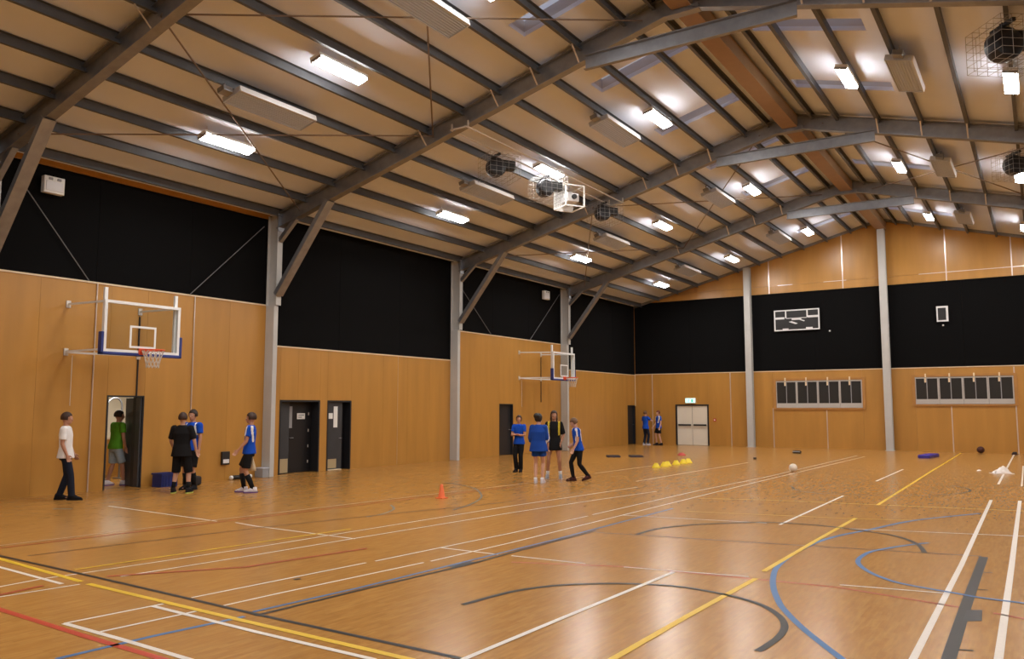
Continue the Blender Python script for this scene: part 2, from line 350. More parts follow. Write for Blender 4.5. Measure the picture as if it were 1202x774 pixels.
# back wall
BC = [6.1, RX]; WIN = [(7.28, 11.1, 1.86, 3.14), (13.25, 16.92, 2.02, 3.2)]
DD = (2.2, 3.95, 2.04)
def hexslope(mb, x0, x1, y0, y1, z0, t):   # wall piece whose top follows the roof
    return mb.hexa([(x0, y0, z0), (x1, y0, z0), (x1, y1, z0), (x0, y1, z0), (x0, y0, roofz(x0) + t), (x1, y0, roofz(x1) + t), (x1, y1, roofz(x1) + t), (x0, y1, roofz(x0) + t)])
wb = MB()
for a, b, h in ((-.4, DD[0], 0), (DD[0], DD[1], DD[2]), (DD[1], RX, 0), (RX, HW + .4, 0)): hexslope(wb, a, b, HL + .06, HL + .35, h, .25)
WB = tag(wb.build('wall_back', 'plydark'), kind='structure')
STR = [.96, 5.07, 7.11, 9.54, 14.61, 16.95]
wx = sorted({0, HW} | set(STR) | set(DD[:2]) | {WIN[0][0], WIN[0][1], WIN[1][0], WIN[1][1], BC[0], RX, 18.4, 19.6, 20.8, 22, 23.2})
for x0, x1 in zip(wx, wx[1:]):
    xm = (x0 + x1) / 2; segs = [(0, ZL + .03)]
    if DD[0] < xm < DD[1]: segs = [(DD[2], ZL + .03)]
    for a, b, c, d in WIN:
        if a < xm < b: segs = [(0, c), (d, ZL + .03)]
    for z0, z1 in segs: MB().box(x0 + G, x1 - G, HL, HL + .06, z0, z1).build('plywood_panel', 'ply', WB)
for x0, x1 in zip([0, 3.05, BC[0], 9.14, RX, 15.2, 18.2, 21.3], [3.05, BC[0], 9.14, RX, 15.2, 18.2, 21.3, HW]):
    MB().bbox(x0 + G, x1 - G, HL + .015, HL + .06, ZL + .07, ZB, .006).build('acoustic_panel', 'fabric', WB)
MB().box(0, HW, HL - .022, HL + .06, ZL + .03, ZL + .065).build('capping_strip', 'cap', WB)
gx = [.3, 3.47, BC[0], 7.09, 10.45, RX, 14.67, 17.09, 19.5, 21.9, HW - .3]
for x0, x1 in zip(gx, gx[1:]):
    for z0, z1 in ((ZB + .0, ZB + .36), (ZB + .37, None)):
        mb = MB()
        if z1 is None:
            if min(roofz(x0), roofz(x1)) + .02 < z0 + .05: continue
            hexslope(mb, x0 + G, x1 - G, HL, HL + .06, z0, .02)
        else:
            za = min(z1, roofz(x0) + .02); zb = min(z1, roofz(x1) + .02)
            if za < z0 + .01 and zb < z0 + .01: continue
            za = max(za, z0 + .01); zb = max(zb, z0 + .01)
            a, b = x0 + G, x1 - G; mb.hexa([(a, HL, z0), (b, HL, z0), (b, HL + .06, z0), (a, HL + .06, z0), (a, HL, za), (b, HL, zb), (b, HL + .06, zb), (a, HL + .06, za)])
        mb.build('plywood_panel', 'ply', WB)
for x in (7.09, 10.45, 14.67, 17.09, 19.5): MB().box(x - .022, x + .022, HL - .012, HL, ZB, roofz(x)).build('joint_strip', 'strip', WB)
for x in STR:
    top = ZL + .03
    for a, b, c, d in WIN:
        if a - .05 < x < b + .05: top = c - .1
    if x == 7.11: top = 1.85
    if x == 16.95: top = ZL
    MB().box(x - .022, x + .022, HL - .012, HL, 0, top).build('joint_strip', 'strip', WB)
for x0, x1 in ((13.6, 17.8), (9.6, 10.6), (7.5, 8.2)): MB().box(x0, x1, HL - .008, HL, ZB + .36, ZB + .385).build('joint_strip', 'strip', WB)
# right and front walls (out of the picture, they close the hall)
WR = tag(MB().box(HW + .06, HW + .3, YF, HL + .3, 0, ZE + .25).build('wall_right', 'doorblack'), kind='structure')
MB().box(HW, HW + .06, YF, HL, 0, 3.58).build('plywood_panel', 'ply', WR); MB().box(HW + .02, HW + .06, YF, HL, 3.58, ZE + .1).build('acoustic_panel', 'fabric', WR)
wf = MB(); hexslope(wf, -.4, RX, YF - .3, YF - .06, 0, .25); hexslope(wf, RX, HW + .4, YF - .3, YF - .06, 0, .25)
WF = tag(wf.build('wall_front', 'doorblack'), kind='structure')
MB().box(0, HW, YF - .06, YF, 0, 3.58).build('plywood_panel', 'ply', WF); MB().box(0, HW, YF - .06, YF - .02, 3.58, ZB).build('acoustic_panel', 'fabric', WF)
# ---- ceiling: two slopes with skylight openings
SKY = [5.9, 9.7, 13.5, 17.1, 20.9, 24.9, 28.8, 32.6, 36.4]; SW = .31
def slab(mb, x0, x1, y0, y1, t0, t1):
    z = roofz
    return mb.hexa([(x0, y0, z(x0) + t0), (x1, y0, z(x1) + t0), (x1, y1, z(x1) + t0), (x0, y1, z(x0) + t0), (x0, y0, z(x0) + t1), (x1, y0, z(x1) + t1), (x1, y1, z(x1) + t1), (x0, y1, z(x0) + t1)])
cb = MB(); y0, y1 = YF - .3, HL + .35
for s in (0, 1):
    f = (lambda x: x) if s == 0 else (lambda x: HW - x)
    def sl_(a, b, ya, yb): xa, xb = sorted((f(a), f(b))); slab(cb, xa, xb, ya, yb, 0, .1)
    sl_(-.4, 9.15, y0, y1); sl_(11.46, RX, y0, y1); yy = y0
    for c in SKY: sl_(9.15, 11.46, yy, c - SW); yy = c + SW
    sl_(9.15, 11.46, yy, y1)
CE = tag(cb.build('ceiling', 'ceil'), kind='structure')
for s in (0, 1):
    xa, xb = (9.15, 11.46) if s == 0 else (HW - 11.46, HW - 9.15)
    for i, c in enumerate(SKY):
        mb = MB(); slab(mb, xa, xb, c - SW, c + SW, .34, .38); w = mb.build('window_%d' % (3 + i + 9 * s), 'skypane'); w['kind'] = 'structure'
        mb = MB()
        slab(mb, xa - .03, xb + .03, c - SW - .03, c - SW, .1, .38); slab(mb, xa - .03, xb + .03, c + SW, c + SW + .03, .1, .38)
        slab(mb, xa - .03, xa, c - SW, c + SW, .1, .38); slab(mb, xb, xb + .03, c - SW, c + SW, .1, .38)
        mb.build('skylight_shaft', 'skyshaft', w)
        xm = (xa + xb) / 2; mb = MB(); slab(mb, xa, xb, c - .015, c + .015, .30, .34); mb.build('glazing_bar', 'greypaint', w)
PX = [1.45 + 1.05 * k for k in range(10)]
for s in (0, 1):
    for x in PX + [.45]:
        xx = x if s == 0 else HW - x; h = .20
        MB().extr(CSEC(h, .075, .006) if s == 0 else [(-u, w) for u, w in CSEC(h, .075, .006)][::-1], (xx, YF, roofz(xx) - h / 2 - .004), (xx, HL, roofz(xx) - h / 2 - .004)).build('purlin', 'purlin', CE)
MB().bbox(RX - .21, RX + .21, YF, HL - .02, 9.86, 10.22, .01).build('ridge_beam', 'ridge', CE)
for x in (RX - .62, RX + .62):
    MB().extr(CSEC(.2, .075, .006), (x, YF, roofz(x) - .104), (x, HL, roofz(x) - .104)).build('purlin', 'purlin', CE)
rods = []
for a, b in ((PORT[0], PORT[1]), (PORT[2], PORT[3])):
    for x0, x1 in ((1.2, 5.8), (5.8, 11.3), (HW - 5.8, HW - 1.2), (HW - 11.3, HW - 5.8)):
        rods += [((x0, a, roofz(x0) - .3), (x1, b, roofz(x1) - .3)), ((x1, a, roofz(x1) - .33), (x0, b, roofz(x0) - .33))]
for a, b in rods: MB().tube([a, b], .017, 8).build('brace_rod', 'rod', CE)
# edge trim of the gable
for s in (0, 1):
    mb = MB(); slab(mb, *((0, RX) if s == 0 else (RX, HW)), HL - .07, HL, -.12, -.0); mb.build('gable_trim', 'steel', WB)
# ---- portal frames
PN = ['nearest', 'second', 'third', 'farthest']
for i, c in enumerate(PORT):
    t = empty('portal_frame', (0, c, 0)); cy = .03
    tag(t, ['grey steel portal frame nearest the camera, cutting the top left corner',
            'grey steel portal frame second from the camera, its column left of the double dark door',
            'grey steel portal frame third from the camera, its column between the low and high wood',
            'grey steel portal frame farthest from the camera, its column behind the far backboard'][i], 'steel frame', 'portal frames carrying the roof')
    for s in (0, 1):
        f = (lambda x: x) if s == 0 else (lambda x: HW - x)
        zt = ZT
        MB().extr(ISEC(.40, .18, .016), (f(.22), cy, zt), (f(.22), cy, roofz(.3) - .12), up=(1, 0, 0)).build('column', 'steelpale', t)
        xs = sorted((f(.004), f(.34))); q = MB().bbox(xs[0], xs[1], cy - .075, cy + .075, 0, zt, .01).build('column_casing', 'steelpale', t)
        a = (f(.3), cy, roofz(.3) - .30); b = (RX, cy, roofz(RX) - .30)
        MB().extr(ISEC(.42, .2, .018), a, b).build('rafter', 'steel', t)
        MB().extr(CSEC(.25, .13, .012), (f(.42), cy - .02, 4.95), (f(2.33), cy - .02, roofz(2.33) - .5), up=(0, 1, 0)).build('knee_brace', 'steel', t)
        MB().extr(CSEC(.12, .12, .012), (f(.42), cy, 6.45), (f(1.05), cy, roofz(1.05) - .48), up=(0, 1, 0)).build('haunch_strut', 'steel', t)
        MB().bbox(*sorted((f(.43), f(.455))), cy - .11, cy + .11, roofz(.42) - .62, roofz(.42) - .12, .004).build('end_plate', 'steel', t)
        for x in (PX[4], PX[6], PX[7], PX[8]):
            for e in (-1,):
                xx = f(x); MB().bar((xx, cy + e * .42, roofz(x) - .2), (xx, cy + e * .1, roofz(x) - .5), .035, .006).build('fly_brace', 'zinc', t)
    MB().extr(CSEC(.32, .11, .014), (10.02, cy - .16, 9.2), (14.42, cy - .16, 9.2)).build('apex_tie', 'steel', t)
    MB().box(RX - .35, RX + .35, cy - .1, cy + .1, roofz(RX) - .62, roofz(RX) - .5).build('apex_plate', 'steel', t)
for x, lb in ((BC[0], 'pale grey steel post of the end wall, right of the cream double doors'), (RX, 'pale grey steel post under the ridge, between the two high windows'), (HW - BC[0], 'pale grey steel post of the end wall near the right side wall')):
    t = empty('gable_post', (x, HL - .215, 0)); tag(t, lb, 'steel post', 'posts of the end wall')
    MB().extr(ISEC(.28, .3, .018), (0, 0, .012), (0, 0, 9.85 if x == RX else roofz(x) - .13), up=(0, 1, 0)).build('post', 'steelpale', t)
    MB().bbox(-.2, .2, -.2, .2 - .06, 0, .012, .003).build('base_plate', 'steelpale', t)
# ---- doors in the left wall
for a, b, z in DOORS[1:]: MB().box(-.40, -.36, a + .01, b - .01, 0, z).build('recess_back', 'doorblack', WL)
def frame(mb, a, b, z, w=.05, d0=-.38, d1=.012):
    mb.box(d0, d1, a, a + w, 0, z); mb.box(d0, d1, b - w, b, 0, z); mb.box(d0, d1, a + w, b - w, z - w, z); return mb
def lever(mb, x, y, z, s=1): mb.tube([(x, y, z), (x + .05, y, z), (x + .05, y + s * .12, z)], .01, 6)
# door 1: open into a lit room behind
D = tag(frame(MB(), *DOORS[0], w=.035).build('door_1', 'doordark'), kind='structure')
th = math.radians(11)
mb = MB(); mb.bbox(-.86, 0, -.022, .022, .01, 2.09, .004); lf = mb.build('door_leaf', 'doorgrey', D, loc=(-.02, 11.36, 0), rot=(0, 0, -th))
h = MB(); lever(h, -.78, -.02, 1.0); h2 = MB(); h2.tube([(-.8, -.022, 1.0), (-.8, -.07, 1.0), (-.68, -.07, 1.0)], .011, 6); h2.build('door_handle', 'steel', lf)
# room behind door 1
rb = MB(); rb.box(-4.1, -4.0, 8.6, 15.6, 0, 2.7); rb.box(-4.0, -.4, 8.5, 8.6, 0, 2.7); rb.box(-4.0, -.4, 15.6, 15.7, 0, 2.7)
RM = tag(rb.build('wall_store', 'whiteroom'), kind='structure'); tag(MB().box(-4.1, -.4, 8.5, 15.7, 2.7, 2.8).build('ceiling_store', 'whiteroom'), kind='structure')
for k in range(6): MB().box(-4.0, -3.97, 8.6 + 1.166 * k + G, 8.6 + 1.166 * (k + 1) - G, 0, .98).build('plywood_panel', 'ply', RM)
MB().box(-4.0, -3.95, 8.6, 15.6, .98, 1.03).build('dado_rail', 'cap', RM)
cl = empty('store_light', (-2.1, 12.2, 2.66)); tag(cl, 'small ceiling light in the store room behind the open door', 'light')
MB().bbox(-.15, .15, -.6, .6, -.03, .04, .01).build('diffuser', mat('store_diffuser', (.9, .9, .9), .5, emit=((1, .95, .85), 8.0)), cl)
ld = bpy.data.lights.new('store_lamp', 'AREA'); ld.shape = 'RECTANGLE'; ld.size = .3; ld.size_y = 1.2; ld.energy = 38; ld.color = (1, .95, .85)
lo = bpy.data.objects.new('store_lamp', ld); COL.objects.link(lo); lo.parent = cl; lo.location = (0, 0, -.04)
hp = empty('storage_hoop', (-2.6, 12.26, 0)); tag(hp, 'grey steel hoop frame standing in the room behind the open door', 'hoop frame')
mb = MB(); pts = [(0, -.2, .0), (0, -.2, 1.9)] + [(0, -.2 * math.cos(a), 1.9 + .22 * math.sin(a)) for a in [math.pi * k / 10 for k in range(1, 10)]] + [(0, .2, 1.9), (0, .2, 0)]
mb.tube(pts, .025, 8); mb.build('hoop', 'steel', hp, smooth=True); MB().bar((0, -.2, .9), (0, .2, .9), .03).build('cross_bar', 'steel', hp); MB().bbox(-.2, .2, -.26, -.14, 0, .03, .005).build('foot', 'steel', hp); MB().bbox(-.2, .2, .14, .26, 0, .03, .005).build('foot', 'steel', hp)
# door 2: double leaf in bay two
D = tag(frame(MB(), *DOORS[1]).build('door_2', 'doordark'), kind='structure')
g = MB().bbox(-.24, -.19, 15.57, 16.05, .01, 2.03, .004).build('door_leaf', 'doorgrey', D); g['label'] = 'dark grey narrow door leaf'
MB().bbox(-.188, -.18, 15.6, 16.02, .03, .42, .002).build('kick_plate', 'kick', g)
g = MB().bbox(-.34, -.29, 16.05, 16.98, .01, 2.03, .004).build('door_leaf', 'doorblack', D); g['label'] = 'black door leaf'
MB().bbox(-.292, -.284, 16.11, 16.24, 1.28, 1.9, .002).build('vision_pane', 'greypaint', g)
MB().bbox(-.29, -.28, 16.42, 16.72, 1.53, 1.70, .002).build('sign_plate', 'white', g); h = MB(); h.box(-.2815, -.279, 16.46, 16.68, 1.63, 1.66); h.box(-.2815, -.279, 16.46, 16.6, 1.57, 1.6); h.build('sign_lettering', 'greypaint', g)
for z in (.3, .75, 1.2, 1.68): MB().tube([(-.285, 16.86, z - .04), (-.285, 16.86, z + .04)], .014, 8).build('hinge', 'zinc', g)
h = MB(); lever(h, -.29, 16.14, 1.0); h.build('door_handle', 'steel', g)
# door 3: single door
D = tag(frame(MB(), *DOORS[2]).build('door_3', 'doordark'), kind='structure')
g = MB().bbox(-.12, -.07, 17.38, 18.02, .02, 2.03, .004).build('door_leaf', 'doorgrey', D)
MB().bbox(-.072, -.062, 17.66, 17.82, 1.27, 1.90, .002).build('vision_pane', 'white', g); MB().bbox(-.072, -.06, 17.39, 17.62, 1.53, 1.70, .002).build('sign_plate', 'white', g)
MB().bbox(-.072, -.062, 17.4, 17.8, .06, .33, .002).build('kick_plate', 'kick', g); MB().bbox(-.08, .01, 17.4, 17.95, .005, .03, .002).build('threshold', 'cap', D)
h = MB(); lever(h, -.07, 17.97, .95, -1); h.build('door_handle', 'steel', g)
MB().bbox(-.30, -.25, 18.02, 18.29, .01, 2.03, .004).build('side_panel', 'doorblack', D)
for k in (0, 1):
    a, b, z = DOORS[3 + k]; D = tag(frame(MB(), a, b, z, w=.04).build('door_%d' % (4 + k), 'doordark'), kind='structure')
    g = MB().bbox(-.14, -.09, a + .04, b - .04, .01, z - .04, .004).build('door_leaf', 'doordark', D); h = MB(); lever(h, -.09, b - .12, 1.0, -1); h.build('door_handle', 'steel', g)
# double doors of the end wall
mb = MB(); y0, y1 = HL - .012, HL + .2
mb.box(DD[0], DD[0] + .08, y0, y1, 0, DD[2]); mb.box(DD[1] - .08, DD[1], y0, y1, 0, DD[2]); mb.box(DD[0] + .08, DD[1] - .08, y0, y1, DD[2] - .07, DD[2]); D = tag(mb.build('door_6', 'doordark'), kind='structure')
mid = (DD[0] + DD[1]) / 2
for a, b in ((DD[0] + .085, mid - .008), (mid + .008, DD[1] - .085)):
    g = MB().bbox(a, b, HL + .03, HL + .08, .01, DD[2] - .075, .004).build('door_leaf', 'cream', D)
    h = MB(); h.bbox(a + .07, b - .05, HL - .05, HL - .02, .97, 1.05, .006); h.box(a + .09, a + .13, HL - .03, HL + .03, .98, 1.04); h.box(b - .1, b - .06, HL - .03, HL + .03, .98, 1.04); h.build('push_bar', 'blackmetal', g)
MB().box(mid - .007, mid + .007, HL + .04, HL + .06, .01, DD[2] - .075).build('door_seal', 'doordark', D)
MB().box(DD[0] + .08, DD[1] - .08, HL + .1, HL + .2, 0, DD[2]).build('backing_panel', 'doorblack', D)
# high windows of the end wall
for i, (a, b, c, d) in enumerate(WIN):
    mb = MB(); y0 = HL - .05
    for q in ((a - .12, b + .12, d, d + .1), (a - .12, b + .12, c - .07, c), (a - .12, a, c, d), (b, b + .12, c, d)): mb.box(q[0], q[1], y0, HL + .06, q[2], q[3])
    w = tag(mb.build('window_%d' % (i + 1), 'plydark'), kind='structure')
    n = 4; sw = (b - a) / n
    MB().box(a, b, HL + .05, HL + .06, c, d).build('backing_panel', 'doorblack', w)
    for k in range(n):
        x0, x1 = a + k * sw + .006, a + (k + 1) * sw - .006; mb = MB(); ya, yb = HL - .03, HL + .03
        mb.box(x0, x0 + .03, ya, yb, c + .01, d - .01); mb.box(x1 - .045, x1, ya, yb, c + .01, d - .01); mb.box(x0 + .03, x1 - .045, ya, yb, d - .07, d - .01); mb.box(x0 + .03, x1 - .045, ya, yb, c + .01, c + .22)
        sh = mb.build('sash', 'whiteframe', w); xm = (x0 + x1) / 2
        MB().box(x0 + .03, xm - .015, HL, HL + .012, c + .22, d - .07).build('pane', 'glassdark', sh); MB().box(xm + .015, x1 - .045, HL, HL + .012, c + .22, d - .07).build('pane', 'glassdark', sh)
        MB().box(xm - .015, xm + .015, HL - .015, HL + .02, c + .22, d - .07).build('mullion', 'greypaint', sh)
        l = MB(); l.bbox(xm - .07, xm - .01, HL - .07, HL - .03, d - .02, d + .14, .006); l.bbox(xm - .09, xm - .02, HL - .04, HL - .01, d - .24, d - .06, .005); l.build('window_stay', 'cap', sh)
# ================================================================== luminaires
diff_me = MB().bbox(-.125, .125, -.64, .64, -.065, -.005, .012).mesh('diffuser', 'lampwhite')
hous = MB().bbox(-.14, .14, -.67, .67, -.005, .06, .01)
for y in (-.5, .5): hous.tube([(0, y, .06), (0, y, .26)], .008, 6)
hous_me = hous.mesh('housing', 'white')
end_me = MB().bbox(-.14, .14, -.012, .012, -.06, -.004, .003).mesh('end_cap', 'greypaint')
LD = bpy.data.lights.new('luminaire', 'AREA'); LD.shape = 'RECTANGLE'; LD.size = .23; LD.size_y = 1.26; LD.energy = LAMP_W; LD.color = LAMP_COL
ROWS = [(2.97, 'row nearest left wall'), (6.40, 'middle row of left slope'), (9.73, 'row just left of ridge'), (14.43, 'row just right of ridge'), (17.65, 'middle row of right slope'), (HW - 2.97, 'row along right wall')]
YS = [(3.0, 'above the camera'), (11.25, 'in the nearest bay'), (19.5, 'in the second bay'), (27.8, 'in the third bay'), (35.85, 'in the farthest bay')]
for x, rl in ROWS:
    for y, yl in YS:
        a = -TH if x < RX else TH
        t = empty('ceiling_light', (x, y, roofz(x) - .27), (0, a, 0)); tag(t, 'lit strip light, %s, %s' % (rl, yl), 'ceiling light', 'strip luminaires under the roof')
        inst('housing', hous_me, t); inst('diffuser', diff_me, t); inst('end_cap', end_me, t, (0, -.655, 0)); inst('end_cap', end_me, t, (0, .655, 0))
        lo = bpy.data.objects.new('luminaire_lamp', LD); COL.objects.link(lo); lo.parent = t; lo.location = (0, 0, -.08)
# radiant heaters
mb = MB(); mb.box(-.25, .25, -1.0, 1.0, 0, .012)
for k in range(9): mb.tube([(-.22 + .055 * k, -.98, -.012), (-.22 + .055 * k, .98, -.012)], .014, 6)
hp_me = mb.mesh('ribbed_panel', 'heater')
mb = MB(); mb.add([(.25, -1, -.03), (.275, -1, -.03), (.275, -1, .09), (.25, -1, .09), (.25, 1, -.03), (.275, 1, -.03), (.275, 1, .09), (.25, 1, .09)], [(0, 1, 2, 3), (7, 6, 5, 4), (0, 4, 5, 1), (1, 5, 6, 2), (2, 6, 7, 3), (3, 7, 4, 0)])
he_me = mb.mesh('reflector_edge', 'heateredge')
mb = MB(); mb.box(-.275, -.25, -1, 1, -.03, .09); mb.box(-.25, .25, -1.01, -.99, -.03, .09); mb.box(-.25, .25, .99, 1.01, -.03, .09); hf_me = mb.mesh('side_rail', 'heater')
mb = MB(); mb.bbox(-.10, .10, -1.26, -1.03, -.0, .11, .01); mb.tube([(0, -1.14, .11), (0, -1.14, .22)], .022, 8); hb_me = mb.mesh('burner_box', 'steel')
mb = MB()
for y in (-.85, .85): mb.tube([(-.2, y, .05), (0, y, .2)], .006, 6); mb.tube([(.2, y, .05), (0, y, .2)], .006, 6)
hh_me = mb.mesh('hanger', 'wire')
for x, rl in ((4.7, 'low on the left slope'), (8.8, 'high on the left slope'), (15.72, 'high on the right slope'), (HW - 4.7, 'low on the right slope')):
    for y, yl in ((11.0, 'in the nearest bay'), (18.9, 'in the second bay'), (27.05, 'in the third bay'), (34.8, 'in the farthest bay')):
        t = empty('radiant_heater', (x, y, roofz(x) - .42), (0, -TH if x < RX else TH, 0)); tag(t, 'grey ribbed heater panel %s, %s' % (rl, yl), 'heater', 'radiant heaters under the purlins')
        inst('ribbed_panel', hp_me, t); inst('reflector_edge', he_me, t); inst('side_rail', hf_me, t); inst('burner_box', hb_me, t); inst('hanger', hh_me, t)
# ---- blower units in wire cages on rails
def cage_mb(w, l, h, n=5):
    mb = MB(); r = .0035
    for z in (0, h):
        for k in range(n + 1):
            q = -w/2 + w * k / n; mb.bar((q, -l/2, z), (q, l/2, z), r * 1.5); q = -l/2 + l * k / n; mb.bar((-w/2, q, z), (w/2, q, z), r * 1.5)
    for k in range(n + 1):
        q = -w/2 + w * k / n
        for y in (-l/2, l/2): mb.bar((q, y, 0), (q, y, h), r * 1.5, up=(0, 1, 0))
        q = -l/2 + l * k / n
        for x in (-w/2, w/2): mb.bar((x, q, 0), (x, q, h), r * 1.5, up=(0, 1, 0))
    for k in range(1, n):
        z = h * k / n
        for s in (-1, 1): mb.bar((-w/2, s*l/2, z), (w/2, s*l/2, z), r * 1.5); mb.bar((s*w/2, -l/2, z), (s*w/2, l/2, z), r * 1.5)
    return mb
cage_me = cage_mb(.8, .85, .62).mesh('wire_cage', 'wire')
mb = MB(); ry = Matrix.Rotation(math.pi / 2, 4, 'Y')
mb.lathe([(.10, -.13), (.23, -.13), (.25, -.10), (.25, .10), (.23, .13), (.10, .13)], (0, 0, 0), 20, ry); drum = mb.mesh('fan_drum', 'blackmetal', True)
mb = MB(); mb.bbox(-.12, .12, .1, .52, .02, .26, .015); duct = mb.mesh('outlet_duct', 'blackplastic')
mb = MB(); mb.box(-.03, .03, -.03, .03, .2, .62); mb.box(-.25, .25, -.03, .03, .55, .6); brk = mb.mesh('mounting_bracket', 'blackmetal')
mb = MB(); mb.lathe([(.07, -.08), (.09, -.06), (.09, .06), (.07, .08)], (-.18, 0, 0), 14, ry); motor = mb.mesh('motor', 'greypaint', True)
def blower(x, y, z, rz, label, sc=1.0):
    t = empty('caged_blower', (x, y, z), (0, 0, rz)); t.scale = (sc, sc, sc); tag(t, label, 'blower', 'caged blowers under the roof')
    inst('wire_cage', cage_me, t, (0, .1, -.05)); inst('fan_drum', drum, t, (0, 0, .27)); inst('outlet_duct', duct, t, (0, 0, .22)); inst('mounting_bracket', brk, t, (0, 0, 0)); inst('motor', motor, t, (0, 0, .27))
blower(6.3, 16.95, 7.78, -.55, 'caged black blower on the pale rails, nearest of three over the left half')
blower(6.35, 19.35, 7.78, -.55, 'caged black blower in front of a bright strip light, middle of three')
blower(6.45, 22.75, 7.74, -.55, 'caged black blower just beyond the white framed box, farthest of three')
blower(17.6, 16.1, 7.85, -.9, 'large black blower in wire mesh at the top right corner of the view', 1.15)
blower(17.55, 24.3, 7.85, -.9, 'dark caged blower at the right edge below the third rafter', 1.0)
t = empty('projector_housing', (6.25, 20.95, 7.82), (0, 0, -.55)); tag(t, 'white framed cage box with a pale end panel hung between the blowers', 'housing')
mb = MB(); w, l, h = .72, .62, .62
for x in (-w/2, w/2):
    for y in (-l/2, l/2): mb.bar((x, y, 0), (x, y, h), .035, up=(0, 1, 0))
for z in (0, h):
    for y in (-l/2, l/2): mb.bar((-w/2, y, z), (w/2, y, z), .035)
    for x in (-w/2, w/2): mb.bar((x, -l/2, z), (x, l/2, z), .035)
mb.build('box_frame', 'white', t)
MB().bbox(-w/2 - .012, -w/2 + .012, -l/2, l/2, .02, h - .02, .004).build('end_panel', 'white', t)
MB().bbox(-.2, .26, -.2, .2, .16, .42, .03).build('projector_body', 'boxclear', t)
m = MB(); m.lathe([(.06, 0), (.075, .02), (.075, .09), (.055, .1)], (.26, 0, .29), 14, ry); m.build('lens_barrel', 'blackplastic', t)
mb = MB()
for k in range(1, 6): mb.bar((-w/2, -l/2, h * k / 6), (w/2, -l/2, h * k / 6), .008); mb.bar((-w/2 + w * k / 6, -l/2, 0), (-w/2 + w * k / 6, -l/2, h), .008, up=(0, 1, 0))
mb.build('wire_front', 'wire', t)
MB().bar((0, 0, h), (0, 0, h + .12), .05, up=(0, 1, 0)).build('mounting_bracket', 'steel', t)
def rails(xs, y0, y1, z, label, bars=(0, 9)):
    t = empty('ceiling_rails', (sum(xs) / 2, (y0 + y1) / 2, z)); tag(t, label, 'rail', 'hanging rails under the rafters')
    xm = sum(xs) / 2; ym = (y0 + y1) / 2
    for x in xs: MB().tube([(x - xm, y0 - ym, 0), (x - xm, y1 - ym, 0)], .022, 8).build('rail', 'zinc', t)
    mb = MB(); n = 9
    for k in range(n + 1):
        y = y0 - ym + (y1 - y0) * k / n
        if k in bars: MB().bar((xs[0] - xm, y, 0), (xs[1] - xm, y, 0), .03).build('cross_bar', 'zinc', t)
    for y in (y0 - ym + .05, y1 - ym - .05):
        for x in xs: MB().bar((x - xm, y, 0), (x - xm, y, .16), .03, up=(0, 1, 0)).build('hanger', 'zinc', t)
rails((6.45, 6.92), PORT[1] - .15, PORT[2] - .05, 8.40, 'pair of pale rails carrying blowers across the second bay on the left')
rails((17.95, 18.4), PORT[1] - .15, PORT[2] + .9, 8.42, 'pair of pale rails across the second bay at the right edge of the view')
